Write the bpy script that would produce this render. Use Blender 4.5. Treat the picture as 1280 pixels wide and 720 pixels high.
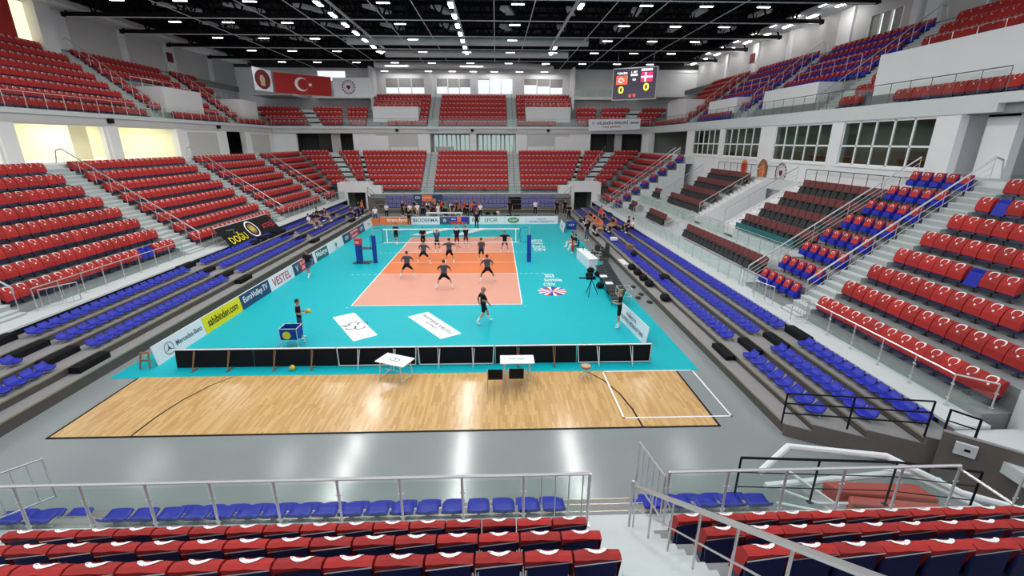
import bpy, bmesh, math, random
from mathutils import Vector, Matrix
random.seed(7)
SC = bpy.context.scene
for o in list(bpy.data.objects): bpy.data.objects.remove(o)
COL = SC.collection
PI = math.pi
# ------------------------------------------------------------ camera, world, exposure
CF, CX, CY, CZ, CYAW, CPITCH, CROLL = 568.16, 3.1771, -31.578, 8.1754, 0.033619, 0.310483, 0.0014669
_cy, _sy, _cp, _sp = math.cos(CYAW), math.sin(CYAW), math.cos(CPITCH), math.sin(CPITCH)
_d = Vector((_sy*_cp, _cy*_cp, -_sp)); _r = Vector((_cy, -_sy, 0)); _u = _r.cross(_d)
_cr, _sr = math.cos(CROLL), math.sin(CROLL)
CR = _r*_cr + _u*_sr; CU = _u*_cr - _r*_sr
cam = bpy.data.cameras.new('camera'); cam.sensor_width = 36; cam.lens = CF/1280*36
cam.clip_start = 0.05; cam.clip_end = 300
co = bpy.data.objects.new('camera', cam); COL.objects.link(co)
mw = Matrix.Identity(4)
for i in range(3):
    mw[i][0] = CR[i]; mw[i][1] = CU[i]; mw[i][2] = -_d[i]
mw[0][3], mw[1][3], mw[2][3] = CX, CY, CZ
co.matrix_world = mw; SC.camera = co
def depth_px(x, y, z):
    v = Vector((x-CX, y-CY, z-CZ)); zc = v.dot(_d)
    if zc < .5: return None
    return 640+CF*v.dot(CR)/zc, 360-CF*v.dot(CU)/zc, zc
w = bpy.data.worlds.new('world'); SC.world = w; w.use_nodes = True
bg = w.node_tree.nodes['Background']; bg.inputs[0].default_value = (.88, .93, 1, 1); bg.inputs[1].default_value = 1.1
SC.view_settings.view_transform = 'Standard'; SC.view_settings.look = 'None'
SC.view_settings.exposure = 0.0; SC.view_settings.gamma = 1; SC.view_settings.use_curve_mapping = False
FLOOD_W, STRIP_W, ROOM_W = 185, 130, 260
def area(name, loc, sx, sy, power, color=(1, .98, .95), rot=(0, 0, 0)):
    l = bpy.data.lights.new(name, 'AREA'); l.shape = 'RECTANGLE'; l.size = sx; l.size_y = sy
    l.energy = power; l.color = color
    o = bpy.data.objects.new(name, l); COL.objects.link(o); o.location = loc; o.rotation_euler = rot
    return o
# ------------------------------------------------------------ materials
MATS = {}
def mat(name, rgb, rough=.6, metal=0, emis=0, noise=0, nscale=8, alpha=None, spec=.5, bump=0):
    if name in MATS: return MATS[name]
    m = bpy.data.materials.new(name); m.use_nodes = True
    nt = m.node_tree; b = nt.nodes['Principled BSDF']
    b.inputs['Base Color'].default_value = (*rgb, 1); b.inputs['Roughness'].default_value = rough
    b.inputs['Metallic'].default_value = metal; b.inputs['Specular IOR Level'].default_value = spec
    if emis:
        b.inputs['Emission Color'].default_value = (*rgb, 1); b.inputs['Emission Strength'].default_value = emis
    if noise or bump:
        tc = nt.nodes.new('ShaderNodeTexCoord'); n = nt.nodes.new('ShaderNodeTexNoise')
        n.inputs['Scale'].default_value = nscale; n.inputs['Detail'].default_value = 4
        nt.links.new(tc.outputs['Object'], n.inputs['Vector'])
        if noise:
            r = nt.nodes.new('ShaderNodeMix'); r.data_type = 'RGBA'
            r.inputs[6].default_value = (*[c*(1-noise) for c in rgb], 1)
            r.inputs[7].default_value = (*[min(1, c*(1+noise)) for c in rgb], 1)
            nt.links.new(n.outputs['Fac'], r.inputs[0]); nt.links.new(r.outputs[2], b.inputs['Base Color'])
        if bump:
            bp = nt.nodes.new('ShaderNodeBump'); bp.inputs['Strength'].default_value = bump
            nt.links.new(n.outputs['Fac'], bp.inputs['Height']); nt.links.new(bp.outputs[0], b.inputs['Normal'])
    MATS[name] = m; return m
def glassmat(name, tint, fac=.12):
    m = bpy.data.materials.new(name); m.use_nodes = True; nt = m.node_tree
    nt.nodes.remove(nt.nodes['Principled BSDF'])
    out = nt.nodes['Material Output']; t = nt.nodes.new('ShaderNodeBsdfTransparent'); g = nt.nodes.new('ShaderNodeBsdfGlossy')
    t.inputs[0].default_value = (*tint, 1); g.inputs[0].default_value = (.9, 1, .97, 1); g.inputs[1].default_value = .05
    mx = nt.nodes.new('ShaderNodeMixShader'); mx.inputs[0].default_value = fac
    nt.links.new(t.outputs[0], mx.inputs[1]); nt.links.new(g.outputs[0], mx.inputs[2]); nt.links.new(mx.outputs[0], out.inputs[0])
    MATS[name] = m; return m
def woodfloor():
    m = bpy.data.materials.new('parquet'); m.use_nodes = True; nt = m.node_tree; b = nt.nodes['Principled BSDF']
    tc = nt.nodes.new('ShaderNodeTexCoord'); mp = nt.nodes.new('ShaderNodeMapping'); mp.inputs['Rotation'].default_value = (0, 0, PI/2)
    br = nt.nodes.new('ShaderNodeTexBrick'); br.inputs['Scale'].default_value = 1
    br.inputs['Brick Width'].default_value = .62; br.inputs['Row Height'].default_value = .075
    br.inputs['Mortar Size'].default_value = .0015; br.offset = .37; br.inputs['Bias'].default_value = -.1
    br.inputs['Color1'].default_value = (.66, .43, .185, 1); br.inputs['Color2'].default_value = (.46, .255, .085, 1)
    br.inputs['Mortar'].default_value = (.3, .17, .07, 1)
    no = nt.nodes.new('ShaderNodeTexNoise'); no.inputs['Scale'].default_value = 3
    mx = nt.nodes.new('ShaderNodeMix'); mx.data_type = 'RGBA'; mx.inputs[0].default_value = .25
    mx.inputs[7].default_value = (.62, .40, .18, 1)
    nt.links.new(tc.outputs['Object'], mp.inputs[0]); nt.links.new(mp.outputs[0], br.inputs[0])
    nt.links.new(tc.outputs['Object'], no.inputs[0])
    nt.links.new(br.outputs['Color'], mx.inputs[6]); nt.links.new(mx.outputs[2], b.inputs['Base Color'])
    b.inputs['Roughness'].default_value = .17; MATS['parquet'] = m; return m
def vary(m, lo=.8, hi=1.12):
    nt = m.node_tree; b = nt.nodes['Principled BSDF']; oi = nt.nodes.new('ShaderNodeObjectInfo'); mr = nt.nodes.new('ShaderNodeMapRange'); hs = nt.nodes.new('ShaderNodeHueSaturation')
    mr.inputs[3].default_value = lo; mr.inputs[4].default_value = hi; nt.links.new(oi.outputs['Random'], mr.inputs[0]); nt.links.new(mr.outputs[0], hs.inputs['Value'])
    src = b.inputs['Base Color'].links[0].from_socket; nt.links.new(src, hs.inputs['Color']); nt.links.new(hs.outputs[0], b.inputs['Base Color']); return m
M = dict(
 floor=mat('grey_floor', (.245, .275, .275), .16, noise=.06, nscale=.6),
 parquet=woodfloor(), teal=mat('teal_mat', (.0, .40, .46), .5, spec=.25, noise=.03, nscale=2),
 court=mat('court_orange', (.68, .18, .05), .5), courtpink=mat('court_salmon', (.64, .30, .22), .5, noise=.04, nscale=1.5),
 white=mat('white_paint', (.8, .82, .82), .5), wall=mat('wall_white', (.74, .745, .75), .8, noise=.03, nscale=.7),
 wallgrey=mat('wall_grey', (.52, .515, .51), .85, noise=.04, nscale=.5), concrete=mat('terrace_concrete', (.25, .255, .255), .8, noise=.1, nscale=3),
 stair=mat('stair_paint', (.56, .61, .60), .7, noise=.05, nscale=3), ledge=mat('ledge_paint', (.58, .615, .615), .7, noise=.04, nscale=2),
 tread=mat('tele_tread', (.25, .245, .245), .7, noise=.1, nscale=6), riser=mat('tele_riser', (.085, .078, .072), .6, noise=.12, nscale=5),
 panel=mat('tele_side_panel', (.13, .11, .098), .6, noise=.15, nscale=2), trim=mat('nosing_trim', (.45, .40, .28), .35, .6),
 black=mat('black', (.006, .007, .009), .6, spec=.15), blackstep=mat('black_step', (.007, .008, .01), .7, spec=.15, noise=.2, nscale=9),
 red=mat('flag_red', (.38, .015, .012), .75, noise=.12, nscale=7, bump=.15), crescent=mat('flag_white', (.85, .82, .80), .7),
 blue=mat('seat_blue', (.015, .025, .36), .45, spec=.3), navy=mat('seat_navy', (.012, .014, .085), .35), dimblue=mat('seat_blue_grey', (.10, .10, .30), .45),
 maroon=mat('vip_maroon', (.14, .03, .03), .7), vgrey=mat('vip_grey', (.02, .023, .025), .75),
 steel=mat('steel', (.62, .62, .62), .28, .65), darksteel=mat('dark_steel', (.12, .13, .14), .35, .8),
 glass=glassmat('balustrade_glass', (.93, .975, .96), .045), wglass=glassmat('window_glass', (.6, .66, .62), .06),
 roof=mat('roof_deck', (.03, .03, .034), .9), truss=mat('truss_black', (.007, .007, .009), .85, spec=.15), duct=mat('duct_silver', (.6, .61, .61), .45),
 lamp=mat('lamp_glow', (1, .97, 1), .5, emis=9), flood=mat('flood_glow', (1, .99, .97), .5, emis=45), lampbody=mat('lamp_body', (.5, .5, .52), .4),
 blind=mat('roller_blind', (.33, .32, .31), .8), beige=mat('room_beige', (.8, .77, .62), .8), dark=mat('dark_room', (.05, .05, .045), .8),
 postblue=mat('pad_blue', (.005, .05, .30), .55, spec=.25), netm=mat('net_tape', (.85, .87, .88), .6), orange=mat('board_orange', (.80, .17, .03), .5),
 yellow=mat('board_yellow', (.75, .65, .0), .5), navyb=mat('board_navy', (.012, .05, .13), .5), boardw=mat('board_white', (.72, .76, .80), .45),
 redt=mat('print_red', (.5, .02, .03), .5), dkt=mat('print_dark', (.05, .07, .1), .5), green=mat('print_green', (.05, .28, .1), .5),
 wood=mat('wood_brown', (.24, .14, .07), .6, noise=.2, nscale=10), skin=mat('skin', (.52, .27, .18), .55), skin2=mat('skin_dark', (.33, .16, .10), .55),
 hair=mat('hair_dark', (.02, .014, .01), .7), blk=mat('cloth_black', (.01, .01, .014), .9, spec=.15), dgrey=mat('cloth_grey', (.05, .055, .07), .85),
 redc=mat('cloth_red', (.6, .03, .02), .8), orangec=mat('cloth_orange', (.72, .12, .03), .8), whitec=mat('cloth_white', (.75, .76, .78), .8),
 greenc=mat('cloth_green', (.03, .2, .1), .8), jeans=mat('cloth_jeans', (.04, .08, .16), .85), maroonc=mat('cloth_maroon', (.14, .015, .02), .8),
 purplec=mat('cloth_purple', (.08, .03, .12), .8), beigec=mat('cloth_beige', (.5, .36, .22), .8), blonde=mat('hair_blonde', (.55, .38, .16), .7),
 hairg=mat('hair_green', (.22, .22, .03), .7), shoe=mat('shoe_white', (.8, .8, .8), .5), ball=mat('ball_yellow', (.75, .55, .02), .45), balld=mat('ball_blue', (.03, .07, .25), .45),
 blueleg=mat('cloth_blue', (.02, .05, .3), .8), pinkred=mat('pad_red', (.42, .07, .05), .6, noise=.05, nscale=4), teald=mat('teal_cloth', (.01, .13, .14), .8))
vary(M['red'])
M['risershade'] = mat('stair_riser_shade', (.36,.395,.39), .8, noise=.05, nscale=3)  # darker than the treads: shade on the upright faces put into the colour
# ------------------------------------------------------------ mesh builder
ROOTLOC = {}
class MB:
    def __init__(s): s.v = []; s.f = []; s.m = []
    def add(s, vs, fs, m=0):
        n = len(s.v); s.v += [tuple(v) for v in vs]
        for f in fs: s.f.append(tuple(i+n for i in f)); s.m.append(m)
        return s
    def bb(s, x0, x1, y0, y1, z0, z1, m=0):
        if x0 > x1: x0, x1 = x1, x0
        if y0 > y1: y0, y1 = y1, y0
        return s.add([(x0,y0,z0),(x1,y0,z0),(x1,y1,z0),(x0,y1,z0),(x0,y0,z1),(x1,y0,z1),(x1,y1,z1),(x0,y1,z1)],
              [(0,3,2,1),(4,5,6,7),(0,1,5,4),(1,2,6,5),(2,3,7,6),(3,0,4,7)], m)
    def prism(s, pts, z0, z1, m=0):
        n = len(pts); a = sum(pts[i][0]*pts[(i+1)%n][1]-pts[(i+1)%n][0]*pts[i][1] for i in range(n))
        if a < 0: pts = pts[::-1]
        v = [(p[0],p[1],z0) for p in pts]+[(p[0],p[1],z1) for p in pts]
        return s.add(v, [tuple(range(n))[::-1], tuple(range(n,2*n))]+[(i,(i+1)%n,n+(i+1)%n,n+i) for i in range(n)], m)
    def tube(s, p, q, r, m=0, n=6, r2=None):
        p = Vector(p); q = Vector(q); d = q-p
        if d.length < 1e-6: return s
        d.normalize(); a = d.orthogonal().normalized(); b = d.cross(a); r2 = r if r2 is None else r2
        v = [p+(a*math.cos(2*PI*i/n)+b*math.sin(2*PI*i/n))*r for i in range(n)]+[q+(a*math.cos(2*PI*i/n)+b*math.sin(2*PI*i/n))*r2 for i in range(n)]
        return s.add(v, [tuple(range(n))[::-1], tuple(range(n,2*n))]+[(i,(i+1)%n,n+(i+1)%n,n+i) for i in range(n)], m)
    def path(s, pts, r, m=0, n=6):
        for a, b in zip(pts, pts[1:]): s.tube(a, b, r, m, n)
        for p in pts[1:-1]: s.ball(p, r*1.02, m, 6, 4)
        return s
    def ball(s, c, r, m=0, nu=8, nv=6, sc=(1,1,1)):
        v = []; f = []
        for j in range(nv+1):
            t = PI*j/nv
            for i in range(nu):
                a = 2*PI*i/nu
                v.append((c[0]+r*sc[0]*math.sin(t)*math.cos(a), c[1]+r*sc[1]*math.sin(t)*math.sin(a), c[2]+r*sc[2]*math.cos(t)))
        for j in range(nv):
            for i in range(nu): f.append((j*nu+i, (j+1)*nu+i, (j+1)*nu+(i+1)%nu, j*nu+(i+1)%nu))
        return s.add(v, f, m)
    def slab(s, o, r, u, w, h, t, m=0):
        """box with face corner o, right vec r, up vec u, thickness t behind"""
        o = Vector(o); r = Vector(r).normalized(); u = Vector(u).normalized(); n = r.cross(u)
        v = [o, o+r*w, o+r*w+u*h, o+u*h]; v += [p-n*t for p in v]
        return s.add(v, [(0,1,2,3),(7,6,5,4),(0,4,5,1),(1,5,6,2),(2,6,7,3),(3,7,4,0)], m)
    def build(s, name, mats, parent=None, smooth=False, bevel=0):
        off = Vector((0,0,0))
        if parent is not None: off = ROOTLOC.get(parent.name, off)
        me = bpy.data.meshes.new(name)
        me.from_pydata([tuple(Vector(v)-off) for v in s.v], [], s.f)
        if not isinstance(mats, (list, tuple)): mats = [mats]
        for m in mats: me.materials.append(m)
        me.polygons.foreach_set('material_index', s.m)
        if smooth: me.polygons.foreach_set('use_smooth', [True]*len(s.f))
        me.update()
        o = bpy.data.objects.new(name, me); COL.objects.link(o)
        if parent is not None:
            o.parent = parent; ROOTLOC[o.name] = off
        if bevel:
            b = o.modifiers.new('bevel', 'BEVEL'); b.width = bevel; b.segments = 2; b.limit_method = 'ANGLE'
        return o
def tag(o, label=None, cat=None, group=None, kind=None):
    if label: o['label'] = label
    if cat: o['category'] = cat
    if group: o['group'] = group
    if kind: o['kind'] = kind
    return o
def thing(name, label, cat, loc=(0,0,0), group=None, rz=0):
    o = bpy.data.objects.new(name, None); COL.objects.link(o); o.location = loc; o.rotation_euler = (0,0,rz)
    o.empty_display_size = .2
    ROOTLOC[o.name] = Vector(loc) if rz == 0 else Vector((0,0,0))
    return tag(o, label, cat, group)
def struct(name, mb, mats, **k): return tag(mb.build(name, mats, **k), kind='structure')
def copy_tree(o, loc, rz, label=None, group=None, sc=None):
    c = o.copy(); COL.objects.link(c); c.location = loc; c.rotation_euler = (0,0,rz)
    if label: c['label'] = label
    if group: c['group'] = group
    if sc: c.scale = sc
    for ch in KIDS[o.name]:
        k = ch.copy(); COL.objects.link(k); k.parent = c
        for g in KIDS.get(ch.name, []):
            kk = g.copy(); COL.objects.link(kk); kk.parent = k
    return c
KIDS = {}
def reg(o):
    KIDS[o.name] = list(o.children)
    for c in o.children: KIDS[c.name] = list(c.children)
    return o
def text(s, o, r, u, w, h, m, parent, name='lettering', off=.006, squeeze=True, shear=0):
    cu = bpy.data.curves.new(name, 'FONT'); cu.body = s; cu.extrude = .004; cu.resolution_u = 2; cu.shear = shear
    cu.offset = .012 if h < 1.2 else .0
    tmp = bpy.data.objects.new('tmp', cu); COL.objects.link(tmp)
    dg = bpy.context.evaluated_depsgraph_get(); me0 = bpy.data.meshes.new_from_object(tmp.evaluated_get(dg))
    vs = [v.co.copy() for v in me0.vertices]; fs = [tuple(p.vertices) for p in me0.polygons]
    bpy.data.objects.remove(tmp); bpy.data.curves.remove(cu); bpy.data.meshes.remove(me0)
    if not vs: return None
    x0 = min(v.x for v in vs); x1 = max(v.x for v in vs); y0 = min(v.y for v in vs); y1 = max(v.y for v in vs)
    o = Vector(o); r = Vector(r).normalized(); u = Vector(u).normalized(); n = r.cross(u)
    b = MB(); b.add([o+r*((v.x-x0)/(x1-x0)*w)+u*((v.y-y0)/(y1-y0)*h)+n*(off+v.z*.5) for v in vs], fs)
    return b.build(name, m, parent)
ORD = ['zeroth','first','second','third','fourth','fifth','sixth','seventh','eighth','ninth','tenth','eleventh','twelfth','thirteenth','fourteenth','fifteenth',
 'sixteenth','seventeenth','eighteenth','nineteenth','twentieth']
TENS = {2:'twenty',3:'thirty',4:'forty',5:'fifty'}
def ordw(n):
    if n <= 20: return ORD[n]
    t, r = divmod(n, 10)
    return (TENS[t]+'-'+ORD[r]) if r else TENS[t][:-1]+'ieth'
# ------------------------------------------------------------ plan mapping of the four banks
def P(side, off, t):
    return {'L': (-off, t), 'R': (off, t), 'F': (t, off), 'N': (t, -off)}[side]
ROT = {'L': -PI/2, 'R': PI/2, 'F': PI, 'N': 0}      # seats face the court
def pr(mb, side, o0, o1, t0, t1, z0, z1, m=0, t0b=None, t1b=None):
    mb.prism([P(side,o0,t0), P(side,o1,t0 if t0b is None else t0b), P(side,o1,t1 if t1b is None else t1b), P(side,o0,t1)], z0, z1, m)
def rowz(b, k): return b['z']+b['dz']*(k-1)
def rowo(b, k): return b['o']+b['do']*(k-1)
BL = {'L': dict(side='L', o=16.1, do=.9, z=1.72, dz=.64, n=8, edge=14.95, lz=1.5),
      'R': dict(side='R', o=15.9, do=.91, z=1.37, dz=.667, n=8, edge=14.95, lz=1.21),
      'F': dict(side='F', o=25.6, do=.91, z=2.32, dz=.57, n=8, edge=24.95, lz=2.2),
      'N': dict(side='N', o=25.3, do=.87, z=1.62, dz=.62, n=8, edge=24.6, lz=1.3)}
UL = {'L': dict(side='L', o=26.7, do=.9, z=10.1, dz=.70, n=8),
      'R': dict(side='R', o=24.3, do=.88, z=10.1, dz=.68, n=8),
      'F': dict(side='F', o=33.1, do=.9, z=10.1, dz=.63, n=7)}
def mitF(off, s): # Y of the mitre for a lower side-bank offset
    b = BL[s]; return 25.6+(off-b['o'])*.91/b['do']
def mitX(offF, s): b = BL[s]; return b['o']+(offF-25.6)*b['do']/.91
def umY(off, s): b = UL[s]; return 33.1+(off-b['o'])*.9/b['do']
def umX(offF, s): b = UL[s]; return b['o']+(offF-33.1)*b['do']/.9
# ------------------------------------------------------------ floor
struct('floor', MB().bb(-30, 30, -34, 44, -.3, 0), M['floor'])
# lower void under banks is closed by the banks themselves
b = MB(); b.bb(-9.85, 9.87, -19.95, -16.4, 0, .012)
wf = tag(b.build('parquet_floor', M['parquet']), 'strip of varnished parquet laid in front of the turquoise mat', 'wooden floor')
b = MB()
b.bb(-9.9, 9.9, -20.0, -19.93, .0125, .0135, 0); b.bb(-9.9, -9.83, -19.95, -16.45, .0125, .0135); b.bb(9.83, 9.9, -19.95, -16.45, .0125, .0135)
def arc(b, cx, cy, r, a0, a1, w, z, m=0, n=40):
    for i in range(n):
        a = a0+(a1-a0)*i/n; c = a0+(a1-a0)*(i+1)/n
        b.add([(cx+(r-w)*math.cos(a), cy+(r-w)*math.sin(a), z),(cx+r*math.cos(a), cy+r*math.sin(a), z),(cx+r*math.cos(c), cy+r*math.sin(c), z),(cx+(r-w)*math.cos(c), cy+(r-w)*math.sin(c), z)], [(0,1,2,3)], m)
for sx in (-1, 1):
    pts = [(6.5*sx, -16.45), (6.95*sx, -17.1), (7.3*sx, -18.0), (7.48*sx, -19.0), (7.52*sx, -19.95)]
    for (xa, ya), (xb, yb) in zip(pts, pts[1:]):
        b.add([(xa-.03, ya, .014), (xa+.03, ya, .014), (xb+.03, yb, .014), (xb-.03, yb, .014)], [(0,1,2,3)] if ya < yb else [(3,2,1,0)])
b.build('boundary_line', M['black'], wf)['label'] = 'black boundary and three-point lines'
b = MB()
for (x0,x1,y0,y1) in [(7.05,10.5,-16.5,-16.44),(7.05,10.5,-19.5,-19.44),(7.05,7.11,-19.5,-16.44),(10.44,10.5,-19.5,-16.44)]: b.bb(x0,x1,y0,y1,.0135,.016)
b.build('white_line', M['white'], wf)['label'] = 'white taped rectangle at the right end'
tm = MB().prism([(-10.9,-16.45),(10.75,-16.45),(10.4,16.6),(-10.2,16.6)], 0, .008)
tm = tag(tm.build('sports_mat', M['teal']), 'turquoise volleyball mat surrounding the orange court', 'sports mat')
b = MB(); b.bb(-4.5, 4.5, -9, 9, .008, .012, 0); b.bb(-4.5, 4.5, -3, 3, .012, .014, 1)
b.build('court_surface', [M['courtpink'], M['court']], tm)
b = MB()
for (x0,x1,y0,y1) in [(-4.5,4.5,-9,-8.94),(-4.5,4.5,8.94,9),(-4.5,-4.44,-9,9),(4.44,4.5,-9,9),(-4.5,4.5,-3.06,-3),(-4.5,4.5,3,3.06),(-4.5,4.5,-.03,.03)]: b.bb(x0,x1,y0,y1,.014,.016)
for s in (-1,1):
    for yy in (-3.03, 3.03):
        for i in range(5): x = s*(4.72+i*.36); b.bb(x-.08,x+.08,yy-.03,yy+.03,.009,.011)
b.bb(-4.65,-4.58,-9.3,-9.2,.009,.011); b.bb(4.58,4.65,-9.3,-9.2,.009,.011)
b.build('court_lines', M['white'], tm)
def sticker(label, pts, name='floor_sticker'):
    t = thing(name, label, 'floor sticker', (pts[0][0], pts[0][1], 0))
    MB().prism(pts, .0085, .011).build('sheet', M['white'], t)
    return t
A = [(-4.88,-10.59),(-4.02,-9.96),(-2.16,-12.8),(-3.03,-13.46)]
t = sticker('white floor sticker with a dark scrolled emblem near the court corner', A)
def arc_on(b, o, r, u, cx, cy, R, a0, a1, wd, off, m=0, n=14):
    o = Vector(o); r = Vector(r).normalized(); u = Vector(u).normalized(); k = r.cross(u)
    for i in range(n):
        a = a0+(a1-a0)*i/n; c = a0+(a1-a0)*(i+1)/n
        q = [(cx+(R-wd)*math.cos(a), cy+(R-wd)*math.sin(a)), (cx+R*math.cos(a), cy+R*math.sin(a)), (cx+R*math.cos(c), cy+R*math.sin(c)), (cx+(R-wd)*math.cos(c), cy+(R-wd)*math.sin(c))]
        q = [o+r*x+u*y+k*off for x, y in q]
        b.add(q, [(0,1,2,3)] if a1 > a0 else [(3,2,1,0)], m)
    return b
ctr = Vector((-3.5,-11.7,.011)); rv = Vector((1,.1,0)); uv = Vector((0,1,0))
b = MB()
for sx, sy, a0 in [(-.1,.22,.2),(-.1,-.22,-2.9),(.3,.22,-.2),(.3,-.22,2.8)]: arc_on(b, ctr, rv, uv, sx, sy, .25, a0, a0+4.0, .07, .002)
b.add([ctr+Vector((-.75,-.05,.002)), ctr+Vector((-.3,-.14,.002)), ctr+Vector((-.3,.06,.002))], [(0,1,2)])
b.build('scroll_emblem', M['dkt'], t)
B2 = [(-1.23,-10.59),(-.34,-9.96),(1.55,-12.74),(.69,-13.32)]
t = sticker('white floor sticker with two lines of dark lettering', B2)
rv = Vector((-1.9,2.78,0)).normalized(); uv = Vector((-.88,-.62,0)).normalized()
text('VOLEYBOL FEDERASYONU', (1.17,-12.66,.011), rv, uv, 2.9, .2, M['dkt'], t, off=.001)
text('TÜRKİYE', (.42,-12.1,.011), rv, uv, 1.1, .18, M['dkt'], t, off=.001)
Cc = [(-4.87,10.07),(-3.3,13.72),(-1.07,13.67),(-2.44,10.01)]
sticker('white floor sticker beyond the far baseline, left one', [(-4.87,10.07),(-3.9,9.95),(-1.2,13.2),(-2.0,13.67)])
sticker('white floor sticker beyond the far baseline, right one', [(-1.1,10.07),(-.1,9.95),(2.4,13.2),(1.6,13.67)])
t = thing('floor_logo', 'round red, white and blue ball emblem on the turquoise mat', 'floor logo', (6.33,-6.8,0))
b = MB()
cols = [2,0,1,0,2,1,0,2,1,0,2,0]
for i in range(24):
    a = 2*PI*i/24; c = 2*PI*(i+1)/24
    b.add([(6.33,-6.8,.011),(6.33+.82*math.cos(a),-6.8+.82*math.sin(a),.011),(6.33+.82*math.cos(c),-6.8+.82*math.sin(c),.011)],[(0,1,2)],cols[i%12])
b.build('ball_emblem', [M['white'], M['blue'], M['redt']], t)
text('CEV', (5.95,-5.7,.009), (1,0,0), (0,1,0), .75, .5, M['white'], t, off=.002)
text('EuroVolley', (6.1,-5.0,.009), (1,0,0), (0,1,0), 1.1, .75, M['white'], t, off=.002)
text('2023', (6.2,-4.0,.009), (1,0,0), (0,1,0), .6, .8, M['white'], t, off=.002)
t = thing('floor_lettering', 'white lettering on the mat beside the right net post', 'floor lettering', (6.6,5.2,0))
for i, s in enumerate(['CEV','Euro','Volley','2023']): text(s, (6.1,3.4+i*1.15,.009), (1,0,0), (0,1,0), 1.0, .9, M['white'], t, off=.002)
# ------------------------------------------------------------ grandstands
def ledge(mb, bk, t0, t1, m=0, zlow=None, t0b=None, t1b=None):
    b = BL[bk]; pr(mb, b['side'], b['edge'], b['o'], t0, t1, b['lz']-.08, b['lz'], m, t0b, t1b); pr(mb, b['side'], b['edge']+.06, b['o'], t0, t1, b['lz']-.6, b['lz']-.08, 0, t0b, t1b)
def flight(mb, b, t0, t1, k0=1, k1=None, slope=0, ref=0):
    """painted stair between rows, three risers to a row; slope shifts the aisle sideways"""
    k1 = k1 or b['n']
    for k in range(k0-1, k1+1):
        z = rowz(b,k) if k >= 1 else b.get('lz', b['z']-.2); z2 = rowz(b,k+1) if k >= 1 else b['z']
        o = rowo(b,k) if k >= 1 else b['o']-.45; o2 = rowo(b,k+1) if k >= 1 else b['o']
        if k == k0-1 and k >= 1: continue
        n = 3 if k >= 1 else 2
        for j in range(n):
            oa = o+(o2-o)*j/n; ob = o2+.001
            zz = z+(z2-z)*(j)/n+.004
            if j == 0 and k == 0: continue
            ob = o+(o2-o)*(j+1)/n
            s = slope*(oa-ref)
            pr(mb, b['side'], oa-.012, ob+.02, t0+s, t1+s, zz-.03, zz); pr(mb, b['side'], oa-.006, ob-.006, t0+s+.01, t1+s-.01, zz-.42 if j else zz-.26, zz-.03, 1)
LS = thing('lower_grandstand', 'pale concrete lower stand on the left with rows of red seats', 'grandstand', (-16,0,0))
mb = MB(); st = MB()
ledge(mb, 'L', -19, 24.9, 1)
for k in range(1, 9):
    o0, o1 = rowo(BL['L'],k), rowo(BL['L'],k+1); z = rowz(BL['L'],k)
    y0, y1 = mitF(o0,'L'), mitF(o1,'L')
    pr(mb, 'L', o0, o1, -19, y0, 0, z, 0, None, y1)
pr(mb, 'L', 23.3, 26.4, -19, mitF(23.3,'L'), 6.1, 6.84, 1, None, 32.9)
mb.build('seating_steps', [M['concrete'], M['ledge']], LS)
pr(st, 'L', 14.96, 15.0, -19, 24.9, .2, 1.41, 0); st.build('front_fascia', M['black'], LS)
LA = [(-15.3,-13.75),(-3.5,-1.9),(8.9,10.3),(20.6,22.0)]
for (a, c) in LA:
    s = MB(); flight(s, BL['L'], a, c); s.build('stair_flight', [M['stair'], M['risershade']], LS)
RS = thing('lower_grandstand', 'pale concrete lower stand on the right with red seats and a stairway', 'grandstand', (16,0,0))
mb = MB(); ledge(mb, 'R', -21.9, 24.9, 1)
for k in range(1, 9):
    o0, o1 = rowo(BL['R'],k), rowo(BL['R'],k+1); z = rowz(BL['R'],k)
    pr(mb, 'R', o0, o1, -24 if k > 1 else -21.6, -9.8, z-.75, z, 0)
    pr(mb, 'R', o0, o1, 17.6, mitF(o0,'R'), 0, z, 0, None, mitF(o1,'R')); pr(mb, 'R', o0, o1, 17.5, 17.6, 0, z, 1); pr(mb, 'R', o0, o1, -9.88, -9.8, 1.0, z, 1)
pr(mb, 'R', 16.68, 16.8, -26, -21.65, .5, 2.1, 1); pr(mb, 'R', 14.95, 16.68, -26, -21.9, .8, 1.1, 1); pr(mb, 'R', 23.18, 30, -24, -9.8, 6.0, 6.7, 1); pr(mb, 'R', 23.18, 24.05, 17.6, mitF(23.18,'R'), 6.0, 6.7, 1)
mb.build('seating_steps', [M['concrete'], M['ledge']], RS)
s = MB(); pr(s, 'R', 14.96, 15.0, -21.4, 24.9, .2, 1.12, 0); s.build('front_fascia', M['black'], RS)
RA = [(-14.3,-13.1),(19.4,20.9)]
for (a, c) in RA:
    s = MB(); flight(s, BL['R'], a, c); s.build('stair_flight', [M['stair'], M['risershade']], RS)
FS = thing('lower_grandstand', 'pale concrete lower stand at the far end of the court', 'grandstand', (0,26,0))
mb = MB(); ledge(mb, 'F', -12.2, 12.2, 1)
for k in range(1, 9):
    o0, o1 = rowo(BL['F'],k), rowo(BL['F'],k+1); z = rowz(BL['F'],k)
    xl = {1: 10.9, 2: 12.2}.get(k)
    if xl: pr(mb, 'F', o0, o1, -xl, xl, 0.5, z)
    else: mb.prism([(-mitX(o0,'L'),o0),(mitX(o0,'R'),o0),(mitX(o1,'R'),o1),(-mitX(o1,'L'),o1)], z-.65 if k < 4 else 0, z)
pr(mb, 'F', 32.88, 33.6, -26, 24, 6.2, 6.84, 1)
mb.build('seating_steps', [M['concrete'], M['ledge']], FS)
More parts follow.
